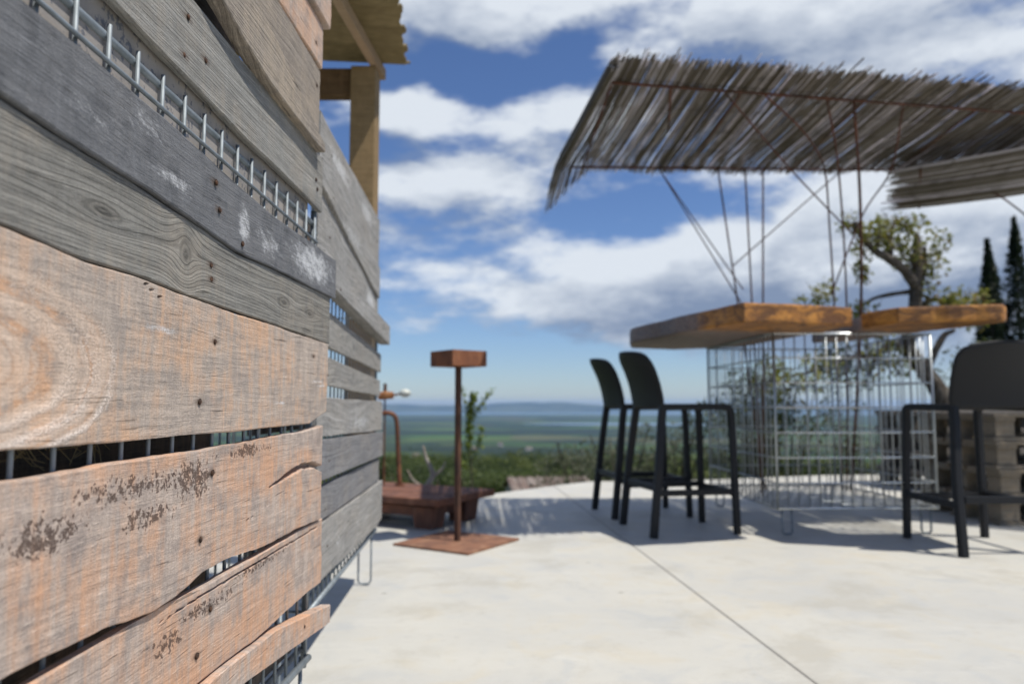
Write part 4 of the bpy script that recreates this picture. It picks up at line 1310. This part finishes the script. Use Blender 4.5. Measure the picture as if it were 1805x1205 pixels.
sp = thing('sapling', 'thin leafy sapling rising behind the rusty stand', 'sapling', (-.40, 7.3, ground_z(-.4, 7.3)))
SO = Vector(sp.location)
stem = curve([(0, 0, 0), (.01, 0, .5), (-.02, 0, .9), (0, 0, 1.2), (.02, 0, 1.35)], 5)
link('stem', tube_me('stem', stem, [.010 - .007 * i / len(stem) for i in range(len(stem))], 6), BARK, sp)
tips = [[(-.02, 0, .9), (-.04, .05, 1.15), (-.10, .05, 1.40)], [(0, 0, 1.1), (.09, 0, 1.22), (.20, .02, 1.38)], [(0, 0, .7), (.08, .02, .85), (.1, 0, 1.0)], [(-.01, 0, .6), (-.1, 0, .7), (-.13, .03, .85)]]
pp = []
for L in tips + [[tuple(q) for q in stem[8:]]]:
    c = curve(L, 5); 
    if L in tips: link('twig', tube_me('twig', c, [.005 - .003 * i / len(c) for i in range(len(c))], 5), BARK, sp)
    for q in c[2:]: pp.append(cluster(q, .045, 9))
foliage('crown', np.concatenate(pp), np.full(sum(len(q) for q in pp), .042), LEAF_E, sp)


def cypress(label, x, y, top, w):
    z = ground_z(x, y); h = top - z
    t = thing('cypress_tree', label, 'tree', (x, y, z), 0, 'cypresses at the right')
    link('trunk', tube_me('trunk', [(0, 0, 0), (0, 0, h * .5), (.02, 0, h * .9)], [.16, .09, .02], 8), BARK, t)
    n = 5200
    f = rng.uniform(0, 1, n) ** .85
    a = rng.uniform(0, 2 * np.pi, n)
    prof = np.sin(np.pi * np.clip(f, 0, 1) ** .55) ** .75 * (1 - f * .35)
    lump = np.array([mnoise.noise(Vector((math.cos(q) * 1.6, math.sin(q) * 1.6, g * 9))) for q, g in zip(a, f)])
    r = w * .5 * prof * (1 + .8 * lump) * rng.uniform(.45, 1.08, n)
    p = np.stack([r * np.cos(a), r * np.sin(a), h * (.05 + .95 * f)], 1)
    foliage('crown', p, np.full(n, .2), LEAF_D, t, .4)


cypress('slim dark cypress, leftmost of the three at the right edge', 17.0, 26, 6.6, 1.5)
cypress('shorter wide dark cypress between the two others', 17.6, 26.8, 6.2, 2.4)
cypress('tallest dark cypress, nearest the right edge', 18.0, 26, 7.4, 1.8)

# a stone shed below the terrace: only its roof shows over the edge
SHM = Mat('shed_stone', .9); sn = SHM.noise(SHM.scaled(1, 1, 1), 4, 4); SHM.color(SHM.mix(sn.step(.35, .65), (.30, .27, .23), (.22, .20, .18)))
TILE = Mat('weathered_roof_tile', .85); tn = TILE.noise(TILE.scaled(1, 1, 1), 3, 4); TILE.color(TILE.mix(tn.step(.35, .65), (.15, .105, .085), (.22, .185, .16)))
sx, sy = 1.15, 24.0
sz = ground_z(sx, sy)
sd_ = thing('stone_shed', 'small stone shed whose weathered roof shows over the terrace edge', 'shed', (sx, sy, sz), R(12))
hw = -1.62 - sz
link('wall', box_me('wall', -1.2, 1.2, -1, 1, 0, hw - .45, .01), SHM, sd_)
link('gable', mesh('gable', [(-1.2, -1, hw - .451), (-1.2, 1, hw - .451), (-1.2, 0, hw - .03), (1.2, -1, hw - .451), (1.2, 1, hw - .451), (1.2, 0, hw - .03)], [(0, 2, 1), (3, 4, 5), (0, 1, 4, 3), (0, 3, 5, 2), (1, 2, 5, 4)]), SHM, sd_)
for s in (-1, 1):
    for r_ in range(5):
        for c in range(9):
            x0 = -1.35 + c * .3; y0 = (1.18 - r_ * .235) * s; y1 = (1.18 - (r_ + 1) * .235 - .05) * s
            z0 = hw - .49 + r_ * .092 + .03; z1 = z0 + .112
            vs = []
            for k in range(5):
                a = math.pi * k / 4
                for (yy, zz) in ((y0, z0), (y1, z1 - .015)): vs.append((x0 + .15 - .145 * math.cos(a), yy, zz + .05 * math.sin(a)))
            fs = [(2 * k, 2 * k + 2, 2 * k + 3, 2 * k + 1) for k in range(4)]
            link('roof_tile', mesh('roof_tile', vs, fs), TILE, sd_)

# farmhouses out on the plain
PINK = Mat('pink_plaster', .9).color((.48, .34, .28))
CREAM = Mat('cream_plaster', .9).color((.52, .47, .40))
for lab, az, r_, w_, wm in (('pinkish farmhouse with a tiled roof among dark woods, right of the stand pole', -3.0, 1900, 16, PINK), ('pinkish farmhouse on the green field at the left, near the wall', -7.4, 1250, 12, PINK),
                            ('cream farmhouse farther right on the plain, toward the stools', 1.3, 1800, 15, CREAM), ('small cream farmhouse in the middle of the plain', -.9, 2300, 14, CREAM)):
    x, y = r_ * math.sin(R(az)), r_ * math.cos(R(az)); z = ground_z(x, y)
    fh = thing('farmhouse', lab, 'house', (x, y, z), R(random.uniform(-25, 25)), 'farmhouses on the plain')
    link('wall', box_me('wall', -w_ / 2, w_ / 2, -4.5, 4.5, -2, 6.5, .05), wm, fh)
    link('roof', mesh('roof', [(-w_ / 2 - .6, -5.2, 6.3), (w_ / 2 + .6, -5.2, 6.3), (w_ / 2 + .6, 5.2, 6.3), (-w_ / 2 - .6, 5.2, 6.3), (-w_ / 2 - .6, 0, 8.9), (w_ / 2 + .6, 0, 8.9)],
                      [(0, 1, 5, 4), (2, 3, 4, 5), (0, 4, 3), (1, 2, 5), (0, 3, 2, 1)]), TILE, fh)

# ------------------------------------------------------------------ haze
hz = bpy.data.materials.new('haze_air'); hz.use_nodes = True
nt = hz.node_tree
for n in list(nt.nodes):
    if n.type != 'OUTPUT_MATERIAL': nt.nodes.remove(n)
pv = nt.nodes.new('ShaderNodeVolumePrincipled')
pv.inputs['Color'].default_value = (.42, .64, .98, 1); pv.inputs['Density'].default_value = 3.8e-5; pv.inputs['Anisotropy'].default_value = .0
nt.links.new(pv.outputs[0], nt.nodes['Material Output'].inputs['Volume'])
tag(link('haze', box_me('haze', -30000, 30000, -30000, 30000, -210, 120), hz), kind='stuff')
